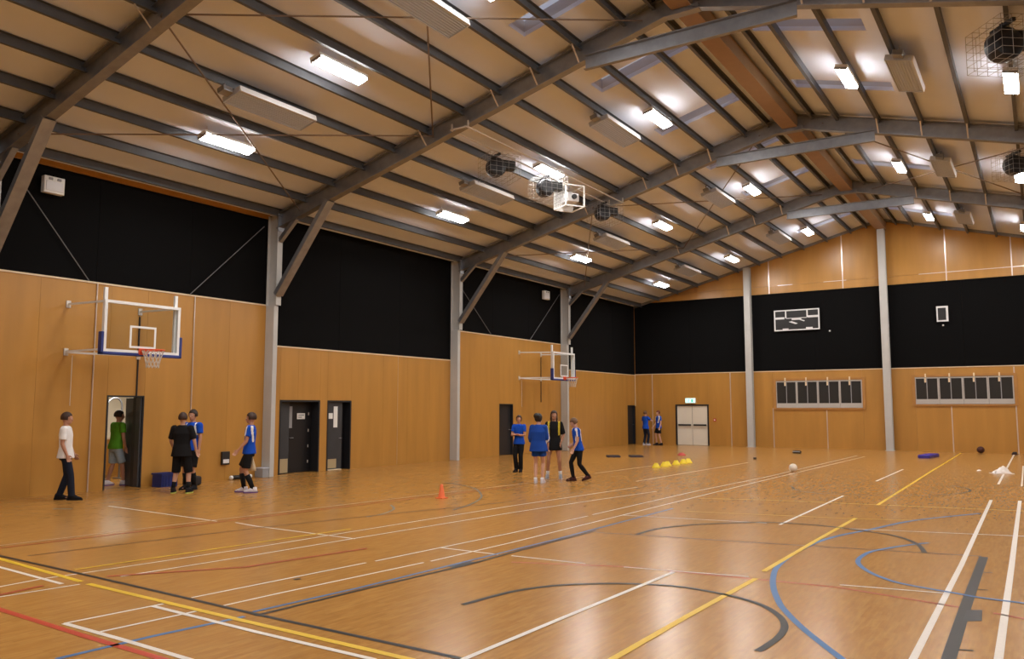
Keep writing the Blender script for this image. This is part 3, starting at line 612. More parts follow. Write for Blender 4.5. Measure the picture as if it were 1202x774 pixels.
# ================================================================== basketball backboards
def backboard(yc, wy, label, first):
    t = empty('basketball_backboard', (0, yc, 0)); tag(t, label, 'backboard', 'wall mounted basketball backboards')
    X = 1.44; hw = .895; z0, z1 = 3.03, 4.13
    MB().box(X - .008, X + .008, -hw + .06, hw - .06, z0 + .06, z1 - .06).build('glass_panel', 'glass', t)
    mb = MB(); f = .062
    mb.box(X - .06, X + .02, -hw, -hw + f, z0, z1); mb.box(X - .06, X + .02, hw - f, hw, z0, z1); mb.box(X - .06, X + .02, -hw + f, hw - f, z1 - f, z1); mb.box(X - .06, X + .02, -hw + f, hw - f, z0, z0 + f)
    mb.build('frame', 'boardwhite', t)
    mb = MB(); q = .03
    for y0, y1, a, b in ((-.31, .31, 3.58, 3.625), (-.31, .31, 3.14, 3.185), (-.31, -.265, 3.185, 3.58), (.265, .31, 3.185, 3.58)): mb.box(X + .0085, X + .011, y0, y1, a, b)
    mb.build('target_square', 'boardwhite', t)
    mb = MB()
    for s in (-1, 1): mb.bbox(X - .09, X + .035, min(s * (hw + .06), s * (hw - .005)), max(s * (hw + .06), s * (hw - .005)), z0 - .06, z0 + .42, .015)
    mb.bbox(X - .09, X + .035, -hw - .06, hw + .06, z0 - .06, z0 + .005, .015); mb.build('edge_padding', 'bluepad', t)
    for y in (-hw + .03, hw - .1): MB().box(X - .12, X - .06, y, y + .07, z0, z1 + .27).build('upright', 'boardwhite', t)
    # rim with bracket and net
    rc = Vector((X + .40, 0, 3.09)); mb = MB()
    mb.tube([rc + Vector((.228 * math.cos(a), .228 * math.sin(a), 0)) for a in [2 * math.pi * k / 24 for k in range(24)]], .014, 8, True)
    mb.bbox(X + .012, X + .05, -.1, .1, 3.0, 3.14, .006); mb.box(X + .05, X + .19, -.07, .07, 3.08, 3.098); mb.bar((X + .05, -.06, 3.02), (X + .19, -.05, 3.085), .014); mb.bar((X + .05, .06, 3.02), (X + .19, .05, 3.085), .014)
    rim = mb.build('rim', 'orange', t)
    mb = MB(); n = 12; rows = [(.225, 0), (.19, -.1), (.155, -.2), (.135, -.3), (.13, -.38)]
    for i in range(len(rows) - 1):
        for k in range(n):
            a0 = 2 * math.pi * (k + .5 * (i % 2)) / n
            for s in (-.5, .5):
                a1 = a0 + 2 * math.pi * s / n
                p = rc + Vector((rows[i][0] * math.cos(a0), rows[i][0] * math.sin(a0), rows[i][1])); q = rc + Vector((rows[i+1][0] * math.cos(a1), rows[i+1][0] * math.sin(a1), rows[i+1][1]))
                mb.bar(p, q, .011)
    mb.build('net', 'net', rim)
    # support arms from the wall
    for y in (-.86, .84):
        for z in (4.12, 3.08): MB().bar((0.03, y + wy[0 if y < 0 else 1], z), (X - .09, y, z - (0 if z < 4 else .02)), .04).build('support_arm', 'boardwhite', t)
    mb = MB()
    mb.bar((.03, -.86 + wy[0], 3.06), (X - .12, .05, 2.99), .04); mb.bar((X - .1, -.86, 3.06), (X - .1, .86, 3.06), .05); mb.build('diagonal_brace', 'boardwhite', t)
    for k in (0, 1):
        y = (-.86, .84)[k] + wy[k]; 
        for z in (4.12, 3.07): MB().bbox(0, .03, y - .05, y + .05, z - .08, z + .08, .006).build('wall_bracket', 'zinc', t)
        if not k: MB().tube([(.06, y + .12, 3.0), (.06, y + .12, 1.9)], .007, 6).build('pull_cord', 'net', t)
        if k: MB().bbox(0, .025, y - .017, y + .017, 2.1, 4.0, .004).build('wall_shadow_strip', 'blackmetal', t)  # thin dark strip modelled in place of a shadow line on the wall
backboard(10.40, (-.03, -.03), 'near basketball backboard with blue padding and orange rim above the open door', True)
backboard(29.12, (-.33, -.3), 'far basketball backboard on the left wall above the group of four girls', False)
# ================================================================== fittings on the walls
def flood(y, z, label, s=1.0):
    t = empty('floodlight', (0, y, z)); tag(t, label, 'floodlight', 'square floodlights on the black upper wall')
    MB().bbox(.06, .20, -.22 * s, .22 * s, -.2 * s, .17 * s, .015).build('case', 'white', t); MB().bbox(.2, .215, -.18 * s, .18 * s, -.15 * s, .06 * s, .006).build('lens', 'lens', t)
    mb = MB(); mb.bbox(.2, .225, -.13 * s, -.05 * s, .085 * s, .135 * s, .004); mb.bbox(.2, .225, .05 * s, .13 * s, .085 * s, .135 * s, .004); mb.build('lamp_head', 'greypaint', t)
    mb = MB(); mb.box(-.015, .06, -.08, .08, -.06, .06); mb.build('bracket', 'steel', t)
flood(8.98, 6.66, 'white square floodlight high on the black wall at the top left'); flood(29.9, 6.72, 'small white floodlight on the black wall above the far backboard')
t = empty('exit_sign', (3.03, HL - .06, 2.1)); tag(t, 'pale green lit exit sign above the cream double doors', 'sign')
MB().bbox(-.27, .27, -.03, .06, 0, .26, .01).build('case', 'white', t); MB().bbox(-.25, .25, -.037, -.028, .02, .24, .002).build('lit_face', 'exit', t)
mb = MB(); q = -.0385  # running figure and doorway mark
mb.ell((-.08, q, .195), (.018, .002, .018)); mb.bar((-.08, q, .17), (-.10, q, .12), .022, .003, (0, 1, 0)); mb.bar((-.10, q, .12), (-.14, q, .07), .016, .003, (0, 1, 0)); mb.bar((-.10, q, .12), (-.06, q, .09), .016, .003, (0, 1, 0)); mb.bar((-.06, q, .09), (-.07, q, .05), .016, .003, (0, 1, 0)); mb.bar((-.085, q, .16), (-.04, q, .14), .013, .003, (0, 1, 0)); mb.box(.05, .15, q, q + .002, .05, .2)
mb.build('pictogram', 'exitmark', t)
t = empty('alarm_call_point', (4.25, HL, 1.27)); tag(t, 'small red alarm call point right of the cream double doors', 'alarm'); MB().bbox(-.06, .06, -.05, 0, -.07, .07, .008).build('case', 'redplastic', t); MB().bbox(-.03, .03, -.056, -.05, -.03, .03, .002).build('press_panel', 'white', t)
# scoreboard
t = empty('scoreboard', (8.35, HL, 6.0)); tag(t, 'black scoreboard outlined in white on the black end wall', 'scoreboard')
MB().bbox(-1.03, 1.03, -.10, .0, -.49, .49, .01).build('board', 'blackplastic', t)
mb = MB(); y0, y1 = -.108, -.098; f = .055
for a, b, c, d in ((-1.04, 1.04, .44, .495), (-1.04, 1.04, -.495, -.44), (-1.04, -.98, -.44, .44), (.98, 1.04, -.44, .44), (-.52, -.46, .1, .44), (.46, .52, .1, .44)): mb.box(a, b, y0, y1, c, d)
mb.build('white_outline', 'boxclear', t)
mb = MB()
for a, b, c, d in ((-.98, -.56, .06, .16), (.52, .98, .08, .18), (-.46, .46, .075, .105), (-.22, .22, .0, .085), (-.65, -.38, -.44, -.385), (.42, .72, -.44, -.37)): mb.box(a, b, y0, y1, c, d)
mb.build('score_label', 'boxclear', t)
mb = MB(); mb.add([(-.36, y0, -.08), (-.05, y0, -.2), (.06, y0, -.17), (-.22, y0, -.05)], [(0, 1, 2, 3)]); mb.add([(.12, y0, .0), (.34, y0, -.09), (.38, y0, -.05), (.2, y0, .02)], [(0, 1, 2, 3)]); mb.build('swoosh_mark', 'boxclear', t)
t = empty('shot_clock', (14.45, HL, 5.9)); tag(t, 'small upright shot clock box framed in white on the black end wall', 'clock')
MB().bbox(-.22, .22, -.09, 0, -.33, .33, .008).build('case', 'blackplastic', t); mb = MB()
for a, b, c, d in ((-.225, .225, .26, .335), (-.225, .225, -.335, -.27), (-.225, -.17, -.27, .26), (.14, .225, -.27, .26)): mb.box(a, b, -.098, -.088, c, d)
mb.build('white_outline', 'boxclear', t)
for x, lb in ((9.8, 'tiny white knob on the black end wall right of the scoreboard'), (14.45, 'tiny white knob on the black end wall under the shot clock')):
    t = empty('sensor', (x, HL, 5.41)); tag(t, lb, 'sensor'); MB().lathe([(.03, 0), (.035, .015), (.03, .05), (.012, .06)], (0, .014, 0), 14, Matrix.Rotation(math.pi / 2, 4, 'X')).build('knob', 'white', t, smooth=True); MB().lathe([(.045, 0), (.045, .012)], (0, .014, 0), 14, Matrix.Rotation(math.pi / 2, 4, 'X')).build('back_plate', 'greypaint', t)
t = empty('wall_phone', (0, 13.74, .56)); tag(t, 'black box with a pale lower half low on the left wall behind the player', 'wall box')
MB().bbox(0, .07, -.12, .12, -.17, .17, .012).build('case', 'blackplastic', t); MB().bbox(.068, .08, -.09, .09, -.13, -.03, .004).build('front_plate', 'lens', t)
t = empty('foam_roller', (.16, 14.15, .055)); tag(t, 'black roller with white ends lying on the floor at the foot of the left wall', 'roller')
rx_ = Matrix.Rotation(math.pi / 2, 4, 'X')
MB().lathe([(.055, -.26), (.055, .26)], (0, 0, 0), 18, rx_).build('tube', 'blackplastic', t, smooth=True); MB().lathe([(.04, 0), (.054, .02), (.054, .07), (.04, .08)], (0, -.26, 0), 18, rx_).build('end_cap', 'white', t, smooth=True); MB().lathe([(.04, 0), (.054, .02), (.054, .07), (.04, .08)], (0, .34, 0), 18, rx_).build('end_cap', 'white', t, smooth=True)
t = empty('storage_crate', (.3, 11.85, 0)); tag(t, 'dark blue plastic crate on the floor left of the player in black', 'crate')
mb = MB(); a, b, h = .18, .21, .32
for x0, x1, y0, y1, z0, z1 in ((-a, a, -b, b, 0, .02), (-a, -a + .02, -b, b, .02, h), (a - .02, a, -b, b, .02, h), (-a + .02, a - .02, -b, -b + .02, .02, h), (-a + .02, a - .02, b - .02, b, .02, h)): mb.box(x0, x1, y0, y1, z0, z1)
for k in range(-2, 3): mb.box(a, a + .012, k * .08 - .01, k * .08 + .01, .02, h - .05); 
mb.build('body', 'bluecrate', t); mb = MB(); mb.box(-a - .02, a + .02, -b - .02, -b, h - .04, h); mb.box(-a - .02, a + .02, b, b + .02, h - .04, h); mb.box(a + .0, a + .02, -b, b, h - .04, h); mb.box(-a - .02, -a, -b, b, h - .04, h); mb.build('rim_band', 'bluecrate', t)
t = empty('kit_bag', (.62, 12.36, 0)); tag(t, 'black kit bag on the floor behind the legs of the player in black', 'bag')
mb = MB(); mb.bbox(-.12, .12, -.2, .2, 0, .22, .05); mb.build('body', 'darkcloth', t, smooth=True); MB().tube([(0, -.12, .2), (0, -.09, .25), (0, .09, .25), (0, .12, .2)], .012, 8).build('handle', 'darkcloth', t); MB().box(-.004, .004, -.15, .15, .216, .225).build('zip', 'greypaint', t)
t = empty('column_box', (.19, 14.86, 0)); tag(t, 'grey low box on the floor against the near column', 'box'); MB().bbox(-.16, .16, -.16, .05, 0, .24, .012).build('body', 'greypaint', t); MB().bbox(-.17, .17, -.17, .055, .24, .26, .005).build('lid', 'heater', t)
# ================================================================== equipment on the floor
disc = MB().lathe([(.10, 0), (.10, .006), (.085, .02), (.05, .055), (.036, .06)], (0, 0, 0), 18)
disc_me = disc.mesh('body', 'yellowdisc', True); ring_me = MB().tube([(.04 * math.cos(a), .04 * math.sin(a), .06) for a in [2 * math.pi * k / 14 for k in range(14)]], .006, 6, True).mesh('top_ring', 'yellowdisc', True)
for i, (y, lb) in enumerate(((23.9, 'yellow marker disc, leftmost and nearest of the row before the cream doors'), (24.5, 'yellow marker disc, second from the left in the row'), (24.82, 'yellow marker disc touching the second one on its right, third in the row'), (25.5, 'yellow marker disc after the gap, fourth in the row'), (26.2, 'yellow marker disc, second last in the row before the cream doors'), (26.6, 'yellow marker disc at the right end of the row before the cream doors'))):
    t = empty('marker_disc', (7.65 + .02 * (i % 2), y, 0)); t.scale = (1.35, 1.35, 2.2); tag(t, lb, 'marker disc', 'yellow marker discs on the floor'); inst('body', disc_me, t); inst('top_ring', ring_me, t)
t = empty('marker_disc', (5.84, 30.69, 0)); t.scale = (1.7, 1.7, 1.6); tag(t, 'red marker disc on the floor beyond the yellow ones, before the cream doors', 'marker disc')
MB().lathe([(.10, 0), (.10, .006), (.085, .02), (.05, .055), (.036, .06)], (0, 0, 0), 18).build('body', 'reddisc', t, smooth=True); MB().tube([(.04 * math.cos(a), .04 * math.sin(a), .06) for a in [2 * math.pi * k / 14 for k in range(14)]], .006, 6, True).build('top_ring', 'reddisc', t)
for x, y, lb in ((3.98, 28.4, 'thin dark mat on the floor, left one of two before the corner door'), (4.72, 28.85, 'thin dark mat on the floor, right one of two before the corner door')):
    t = empty('floor_mat', (x, y, 0), (0, 0, .577)); tag(t, lb, 'mat', 'dark floor mats'); MB().bbox(-.24, .24, -.3, .3, 0, .05, .01).build('pad', 'darkcloth', t); MB().bbox(-.25, .25, -.31, .31, .02, .03, .003).build('piping', 'bluecrate', t)
t = empty('tumbling_mat', (14.15, 34.5, 0), (0, 0, -.12)); tag(t, 'violet blue mat on the floor right of the ridge post', 'mat'); MB().bbox(-.2, .2, -.75, .75, 0, .12, .02).build('pad', 'purple', t); MB().bbox(-.205, .205, -.755, .755, .05, .07, .004).build('piping', 'bluepad', t)
def ball(x, y, r, m, m2, lb, name='ball'):
    t = empty(name, (x, y, r)); tag(t, lb, 'ball'); MB().ell((0, 0, 0), (r, r, r), 24, 16).build('cover', m, t, smooth=True)
    mb = MB()
    for rot in (Matrix.Rotation(.4, 3, 'X'), Matrix.Rotation(1.5, 3, 'Y'), Matrix.Rotation(1.3, 3, 'X')): mb.tube([rot @ Vector((r * math.cos(a), r * math.sin(a), 0)) for a in [2 * math.pi * k / 28 for k in range(28)]], r * .025, 5, True)
    mb.build('seam', m2, t)
ball(11.66, 24.5, .12, 'ballwhite', 'zinc', 'white ball on the floor in front of the left post of the end wall')
ball(15.62, 38.9, .14, 'balldark', 'blackplastic', 'dark red ball on the floor by the end wall under the right window')
t = empty('small_pouch', (9.27, 34.7, 0)); tag(t, 'small dark pouch on the floor before the first high window', 'pouch'); MB().bbox(-.16, .16, -.12, .12, 0, .11, .04).build('body', 'darkcloth', t, smooth=True); MB().bbox(-.15, .15, -.125, -.1, .05, .09, .008).build('flap', 'greypaint', t)
t = empty('small_block', (8.97, 29.85, 0)); tag(t, 'tiny dark block on the floor before the left post', 'block'); MB().bbox(-.05, .05, -.05, .05, 0, .07, .012).build('body', 'darkcloth', t); MB().bbox(-.03, .03, -.03, .03, .068, .076, .004).build('cap', 'greypaint', t)
t = empty('shoe', (16.82, 38.3, 0), (0, 0, .5)); tag(t, 'dark shoe on the floor near the right edge by the end wall', 'shoe'); mb = MB(); mb.loft([((0, 0, .02), .07, .17), ((0, -.01, .07), .065, .15), ((0, -.06, .12), .05, .09)], 14).build('upper', 'darkcloth', t, smooth=True); MB().loft([((0, 0, 0), .075, .175), ((0, 0, .025), .075, .175)], 14).build('sole', 'balldark', t)
# crumpled white cloth
t = empty('towel', (16.78, 27.1, 0), (0, 0, .5)); t.scale = (.62, .62, .9); tag(t, 'crumpled white towel on a white line near the right edge', 'towel')
mb = MB(); n = 16; rr = random.Random(3); vs = []
for i in range(n):
    for j in range(n):
        u, v = i / (n - 1) * 2 - 1, j / (n - 1) * 2 - 1; r = max(0, 1 - (u * u + v * v) ** .8)
        vs.append((u * .42 + rr.uniform(-.02, .02), v * .3 + rr.uniform(-.02, .02), .02 + max(0, r * .24 * (.7 + .3 * math.sin(5 * u + 3 * v)) + rr.uniform(-.012, .03) * r)))
k = len(vs); vs += [(x, y, 0) for x, y, z in vs]
fs = [(i * n + j, (i + 1) * n + j, (i + 1) * n + j + 1, i * n + j + 1) for i in range(n - 1) for j in range(n - 1)]; fs += [tuple(k + q for q in f[::-1]) for f in fs]
bd = [(i, 0) for i in range(n)] + [(n - 1, j) for j in range(1, n)] + [(i, n - 1) for i in range(n - 2, -1, -1)] + [(0, j) for j in range(n - 2, 0, -1)]
for (a, b), (c, d) in zip(bd, bd[1:] + bd[:1]): fs.append((a * n + b, k + a * n + b, k + c * n + d, c * n + d))
mb.add(vs, fs).build('body', 'cloth', t, smooth=True); MB().tube([(-.3, -.1, .06), (-.42, -.16, .03), (-.5, -.3, .015), (-.46, -.42, .012)], [.05, .045, .035, .02], 8).build('trailing_corner', 'cloth', t, smooth=True)
t = empty('tissue', (16.18, 27.85, 0)); tag(t, 'tiny scrap of pale paper on the floor left of the towel', 'paper'); mb = MB(); mb.add([(-.07, -.05, .004), (.06, -.06, .02), (.08, .05, .004), (-.05, .06, .03), (0, 0, .05)], [(0, 1, 4), (1, 2, 4), (2, 3, 4), (3, 0, 4), (3, 2, 1, 0)]); mb.build('sheet', 'cloth', t)
t = empty('traffic_cone', (7.37, 13.42, 0)); tag(t, 'small orange cone on the court in front of the second column', 'cone')
MB().lathe([(.075, .02), (.07, .03), (.03, .27), (.022, .285), (.008, .287)], (0, 0, 0), 18).build('cone_body', 'conemat', t, smooth=True); MB().bbox(-.095, .095, -.095, .095, 0, .022, .006).build('base', 'conemat', t)
# ================================================================== people
SKIN = [mat('skin_light', (.58, .33, .235), .55), mat('skin_warm', (.47, .235, .15), .55), mat('skin_tan', (.38, .185, .11), .55)]
HAIR = {'dark': mat('hair_dark', (.022, .012, .009), .5), 'brown': mat('hair_brown', (.040, .017, .010), .6), 'black': mat('hair_black', (.010, .008, .008), .45), 'fair': mat('hair_fair', (.14, .072, .034), .6), 'red': mat('hair_red', (.16, .035, .018), .5)}
CL = {k: mat('fabric_' + k, c, .85, spec=.2, noise=(9, .08)) for k, c in dict(white=(.78, .78, .80), green=(.11, .34, .022), lightblue=(.36, .44, .52), navy=(.012, .016, .032), black=(.0085, .0085, .010), royal=(.008, .075, .52), deepblue=(.012, .06, .33), yellow=(.62, .48, .04), bare=(.4, .2, .1), greyshoe=(.33, .35, .40), whiteshoe=(.72, .70, .78), darkshoe=(.012, .011, .014), sole=(.45, .52, .12), violet=(.16, .09, .30), brownshoe=(.06, .02, .02), redtrim=(.55, .06, .05)).items()}
EYEW = mat('eye_white', (.8, .8, .78), .3); EYEP = mat('eye_iris', (.03, .018, .012), .3); LIP = mat('lip', (.45, .16, .12), .5)
def remeshed(mb, voxel, mats, dec=None, smooth=3, fn=None):
    me = mb.mesh('tmp', mats); o = bpy.data.objects.new('tmp', me); COL.objects.link(o)
    r = o.modifiers.new('r', 'REMESH'); r.mode = 'VOXEL'; r.voxel_size = voxel
    if smooth: s = o.modifiers.new('s', 'SMOOTH'); s.factor = .5; s.iterations = smooth
    if dec: d = o.modifiers.new('d', 'DECIMATE'); d.ratio = dec
    dg = bpy.context.evaluated_depsgraph_get(); out = bpy.data.meshes.new_from_object(o.evaluated_get(dg))
    bpy.data.objects.remove(o); bpy.data.meshes.remove(me)
    out.polygons.foreach_set('use_smooth', [True] * len(out.polygons))
    while len(out.materials) < len(mats): out.materials.append(None)
    for i, m in enumerate(mats): out.materials[i] = m
    mi = [fn(p.center, p.normal) if fn else 0 for p in out.polygons]
    out.polygons.foreach_set('material_index', mi); out.update()
    return out
def merge(mb, other, m4):
    mb.add([m4 @ Vector(v) for v in other.v], other.f)
def limb(mb, pts, rad, caps=True, n=12):
    mb.tube(pts, rad, n)
    if caps:
        for p, r in zip(pts, rad): mb.ell(p, (r, r, r), 12, 8)
def ik(hip, ank, a, b, pole):
    d = ank - hip; L = min(d.length, (a + b) * .999); u = d.normalized()
    x = (a * a - b * b + L * L) / (2 * L); h = math.sqrt(max(a * a - x * x, 1e-6))
    pv = (pole - u * pole.dot(u)).normalized(); return hip + u * x + pv * h
def hand(mb, wr, d, side, bend):
    d = d.normalized(); side = (side - d * side.dot(d)).normalized(); nrm = d.cross(side).normalized()
    ro = Matrix((side, d, nrm)).transposed()
    mb.ell(wr + d * .05, (.040, .058, .018), 12, 8, ro)
    for k, L in enumerate((.062, .075, .070, .054)):
        o = wr + d * .088 + side * (.030 - .0205 * k); p1 = o + d * L * .45 + side * (.004 * (1.5 - k)) + nrm * bend * .010; p2 = p1 + (d * .75 + nrm * bend * .6).normalized() * L * .33; p3 = p2 + (d * .4 + nrm * bend * .9).normalized() * L * .25
        limb(mb, [o - d * .02, p1, p2, p3], [.0100, .0098, .0092, .0082], True, 8)
    o = wr + d * .025 + side * .032; limb(mb, [o, o + (side * .7 + d * .7).normalized() * .042, o + (side * .45 + d * .9 + nrm * bend * .3).normalized() * .075], [.0125, .0112, .0092], True, 8)
def person(label, loc, fwd, H, top, bottom, shoe, hair, lean=(0, 0), head=(0, 0), arms=(((0.12, .0, -1), (0.05, .25, -1)), ((-.12, 0, -1), (-.05, .25, -1))), feet=((.10, .0, 0), (-.10, .0, 0)), skin=0, girl=False, sleeve=.62, hem=.86, bulk=1.0, stripe=None, sock=None, leglen=.50, hairstyle='short', hipdrop=0.0, bend=(1, -1), long_top=False):
    sc = H / 1.75; t = empty('person', (loc[0], loc[1], 0), (0, 0, math.atan2(-fwd[0], fwd[1]))); t.scale = (sc, sc, sc)
    tag(t, label, 'person')
    sk = SKIN[skin]; hz = .925 - hipdrop; lx, ly = lean
    def sp(z): k = max(0, min(1.15, (z - .92) / .52)); return Vector((lx * k, ly * k, 0))
    sw = .165 if girl else .185
    def T(x, y, z): return Vector((x, y, z - hipdrop)) + sp(z)
    tor = [(.84, .13, .095), (.90, .158, .112), (.97, .155, .11), (1.07, .128 if girl else .140, .095), (1.20, .142 if girl else .155, .105), (1.30, .155 if girl else .172, .112), (1.39, .160 if girl else .178, .10), (1.445, .12, .082), (1.48, .07, .062)]
    body = MB(); body.loft([(T(0, 0, z), a, b) for z, a, b in tor], 20)
    # neck and head
    nb = T(0, 0, 1.46); HM = Matrix.Translation(T(0, .01, 1.53)) @ Matrix.Rotation(head[0], 4, 'Z') @ Matrix.Rotation(head[1], 4, 'X')
    hd = MB(); hd.ell((0, 0, .112), (.076, .097, .108), 20, 14); hd.ell((0, .028, .045), (.056, .066, .060), 16, 10); hd.ell((0, .052, .022), (.030, .035, .028), 12, 8)
    hd.tube([(0, .090, .112), (0, .106, .088), (0, .112, .072)], [.009, .013, .015], 8); hd.ell((0, .106, .070), (.018, .014, .011), 10, 6)
    hd.ell((0, .083, .122), (.052, .018, .012), 12, 6)
    for s in (-1, 1): hd.ell((s * .077, -.005, .088), (.012, .020, .032), 10, 8)
    merge(body, hd, HM); limb(body, [nb, T(0, .004, 1.51), HM @ Vector((0, -.012, .06))], [.060, .052, .054], True, 14)
    # legs
    J = []
    for s, f in zip((1, -1), feet):
        hip = Vector((s * .088, 0, hz)); ank = Vector((f[0], f[1], .085 + f[2])); kn = ik(hip, ank, .435, .425, Vector((s * .12, 1, 0)))
        J.append((hip, kn, ank, s, f)); limb(body, [hip + Vector((0, 0, .0)), hip.lerp(kn, .5), kn, kn.lerp(ank, .3), ank], [.088, .072, .050, .054, .036])
        body.ell(ank + Vector((0, .06, -.045)), (.035, .11, .032), 12, 8)
    A = []
    for s, (u, fdir) in zip((1, -1), arms):
        sh = T(s * sw, 0, 1.415); u = Vector(u).normalized(); fd = Vector(fdir).normalized(); el = sh + u * .285; wr = el + fd * .245
        A.append((sh, el, wr, s)); limb(body, [sh, sh.lerp(el, .5), el, el.lerp(wr, .3), wr], [.052, .045, .038, .037, .026])
        hand(body, wr, fd, Vector((-s * .3, 1, .2)), bend[0 if s > 0 else 1])
    me = remeshed(body, .0085, [sk], .35, 3); b = inst('body', me, t)
    # face details
    fm = MB(); 
    for s in (-1, 1): fm.ell((s * .031, .089, .108), (.0135, .008, .008), 10, 6)
    fm.mi(1)
    for s in (-1, 1): fm.ell((s * .031, .0955, .108), (.006, .003, .006), 8, 6)
    fm.v = [tuple(HM @ Vector(v)) for v in fm.v]; fm.build('eyes', [EYEW, EYEP], t)
    mm = MB(); mm.ell((0, .090, .040), (.024, .010, .0065), 12, 6); mm.v = [tuple(HM @ Vector(v)) for v in mm.v]; mm.build('mouth', LIP, t)
    # hair: shell over the skull
    hm = MB(); g = MB(); g.ell((0, -.014, .124), (.096, .114, .122), 24, 16)
    bm = bmesh.new(); vs = [bm.verts.new(v) for v in g.v]
    for f in g.f:
        c = sum((Vector(g.v[i]) for i in f), Vector()) / len(f)
        low = .075 if hairstyle == 'short' else .02
        keep = (c.y < .045 - (.12 - c.z) * .35 and c.z > low) or c.z > .163 + max(0, -c.y) * 0
        if keep: bm.faces.new([vs[i] for i in f])
    bmesh.ops.delete(bm, geom=[v for v in bm.verts if not v.link_faces], context='VERTS')
    bmesh.ops.recalc_face_normals(bm, faces=bm.faces); geom = bmesh.ops.solidify(bm, geom=list(bm.faces), thickness=.015)
    bm.verts.index_update(); hm.add([v.co[:] for v in bm.verts], [[v.index for v in f.verts] for f in bm.faces]); bm.free()
    if hairstyle == 'bun': hm.ell((0, -.09, .17), (.085, .075, .075), 16, 10)
    if hairstyle in ('long', 'ponytail'):
        hm.tube([(0, -.09, .16), (0, -.135, .11), (0, -.125, .0), (.01, -.10, -.12)], [.03, .036, .032, .012], 10)
    if hairstyle == 'long':
        hm.tube([(.07, -.03, .10), (.075, -.03, .0), (.06, -.01, -.10)], [.028, .028, .012], 8); hm.tube([(-.07, -.03, .10), (-.075, -.03, .0), (-.06, -.01, -.10)], [.028, .028, .012], 8)
    if hairstyle == 'mop': hm.ell((0, -.02, .15), (.098, .115, .09), 18, 10)
    hm.v = [tuple(HM @ Vector(v)) for v in hm.v]; hm.build('hair', HAIR[hair], t, smooth=True)
    # top
    sh = MB(); q = bulk
    rings = [(hem, .196 * q, .150 * q), (.95, .182 * q, .138 * q), (1.07, (.152 if girl else .160) * q, .115 * q), (1.20, .163 * q, .118 * q), (1.30, .178 * q, .124 * q), (1.39, .186, .115), (1.45, .135, .095), (1.487, .082, .074)]
    if hem < .85: rings[0] = (hem, .205 * q, .158 * q)
    sh.loft([(T(0, 0, z), a, c) for z, a, c in rings], 20)
    for s_, e_, w_, s in A:
        pts = [s_ + Vector((-s * .05, 0, .01)), s_]; rad = [.072, .075]
        if sleeve <= 1: pts.append(s_.lerp(e_, sleeve)); rad.append(.070 if not girl else .062)
        else: pts += [e_, e_.lerp(w_, sleeve - 1)]; rad += [.062, .048]
        sh.tube(pts, rad, 14); sh.ell(s_, (.073, .073, .073), 12, 8)
        if sleeve > 1: sh.ell(e_, (.062, .062, .062), 12, 8)
    tops = [CL[top]] + ([CL[stripe[0]]] if stripe else []); sfn = stripe[1] if stripe else None
    fnn = (lambda c, n: 1 if sfn(c - sp(c.z + hipdrop) + Vector((0, 0, hipdrop)), n) else 0) if stripe else None
    inst('shirt', remeshed(sh, .013, tops, None, 3, fnn), t)
    # trousers or shorts
    bt = MB(); bt.loft([(T(0, 0, z), a, c) for z, a, c in ((.80, .135, .110), (.88, .166, .122), (.96, .162, .120), (1.02, .150, .112))], 18)
    long_ = leglen > .9
    for hip, kn, ank, s, f in J:
        if long_: pts = [hip + Vector((0, 0, .0)), hip.lerp(kn, .5), kn, kn.lerp(ank, .3), ank + Vector((0, -.005, -.01 + .0))]; rad = [.090, .088, .072, .070, .064] if leglen < 1.5 else [.088, .080, .062, .065, .048]
        else:
            k = leglen * 2; end = hip.lerp(kn, min(k, 1)) if k <= 1 else kn.lerp(ank, (k - 1)); pts = [hip + Vector((0, 0, .0)), hip.lerp(kn, .3), end]; rad = [.092, .098, .096 if k > .8 else .105]
        bt.tube(pts, rad, 14); bt.ell(pts[0], (rad[0],) * 3, 12, 8)
        if long_: bt.ell(kn, (rad[2],) * 3, 12, 8)
    inst('trousers' if long_ else 'shorts', remeshed(bt, .013, [CL[bottom]], None, 3), t)
    for hip, kn, ank, s, f in J:
        if sock:
            a = kn.lerp(ank, 1 - sock[1]); so = MB(); so.tube([a, a.lerp(ank, .5), ank + Vector((0, 0, -.02))], [.060 if sock[1] > .5 else .046, .056 if sock[1] > .5 else .044, .043], 14); so.build('sock', CL[sock[0]], t, smooth=True)
        z0 = ank.z - .085; m = MB(); yaw = f[3] if len(f) > 3 else s * -.12; R = Matrix.Rotation(yaw, 4, 'Z'); tilt = Matrix.Rotation(-1.2 * f[2] / .25 if f[2] else 0, 4, 'X')
        mm_ = Matrix.Translation(ank + Vector((0, 0, -.085))) @ R @ tilt
        up = MB(); up.loft([((0, .055, .022), .046, .150), ((0, .050, .050), .046, .140), ((0, .01, .085), .044, .090), ((0, -.015, .125), .043, .058)], 16); up.v = [tuple(mm_ @ Vector(v)) for v in up.v]; so_ = up.build('shoe', CL[shoe[0]], t, smooth=True)
        lo_ = MB(); lo_.loft([((0, .055, .0), .048, .152), ((0, .055, .024), .050, .155)], 16); lo_.v = [tuple(mm_ @ Vector(v)) for v in lo_.v]; lo_.build('sole', CL[shoe[1]], so_)
    return t, A, J
R2 = Vector((.838, .545)); AW = Vector((-.545, .838))   # to the right of the view, away from the viewer
def D2(r, a): v = R2 * r + AW * a; return (v.x, v.y)
raglan = lambda c, n: abs(c.x) > .085 and abs(abs(c.y) - .055 - (1.43 - c.z) * .10) < .017 and c.z > 1.12
shoulder = lambda c, n: c.z > 1.20 and abs(c.x) > .055 and abs(abs(c.x) - .125 - (1.42 - c.z) * .14) < .017
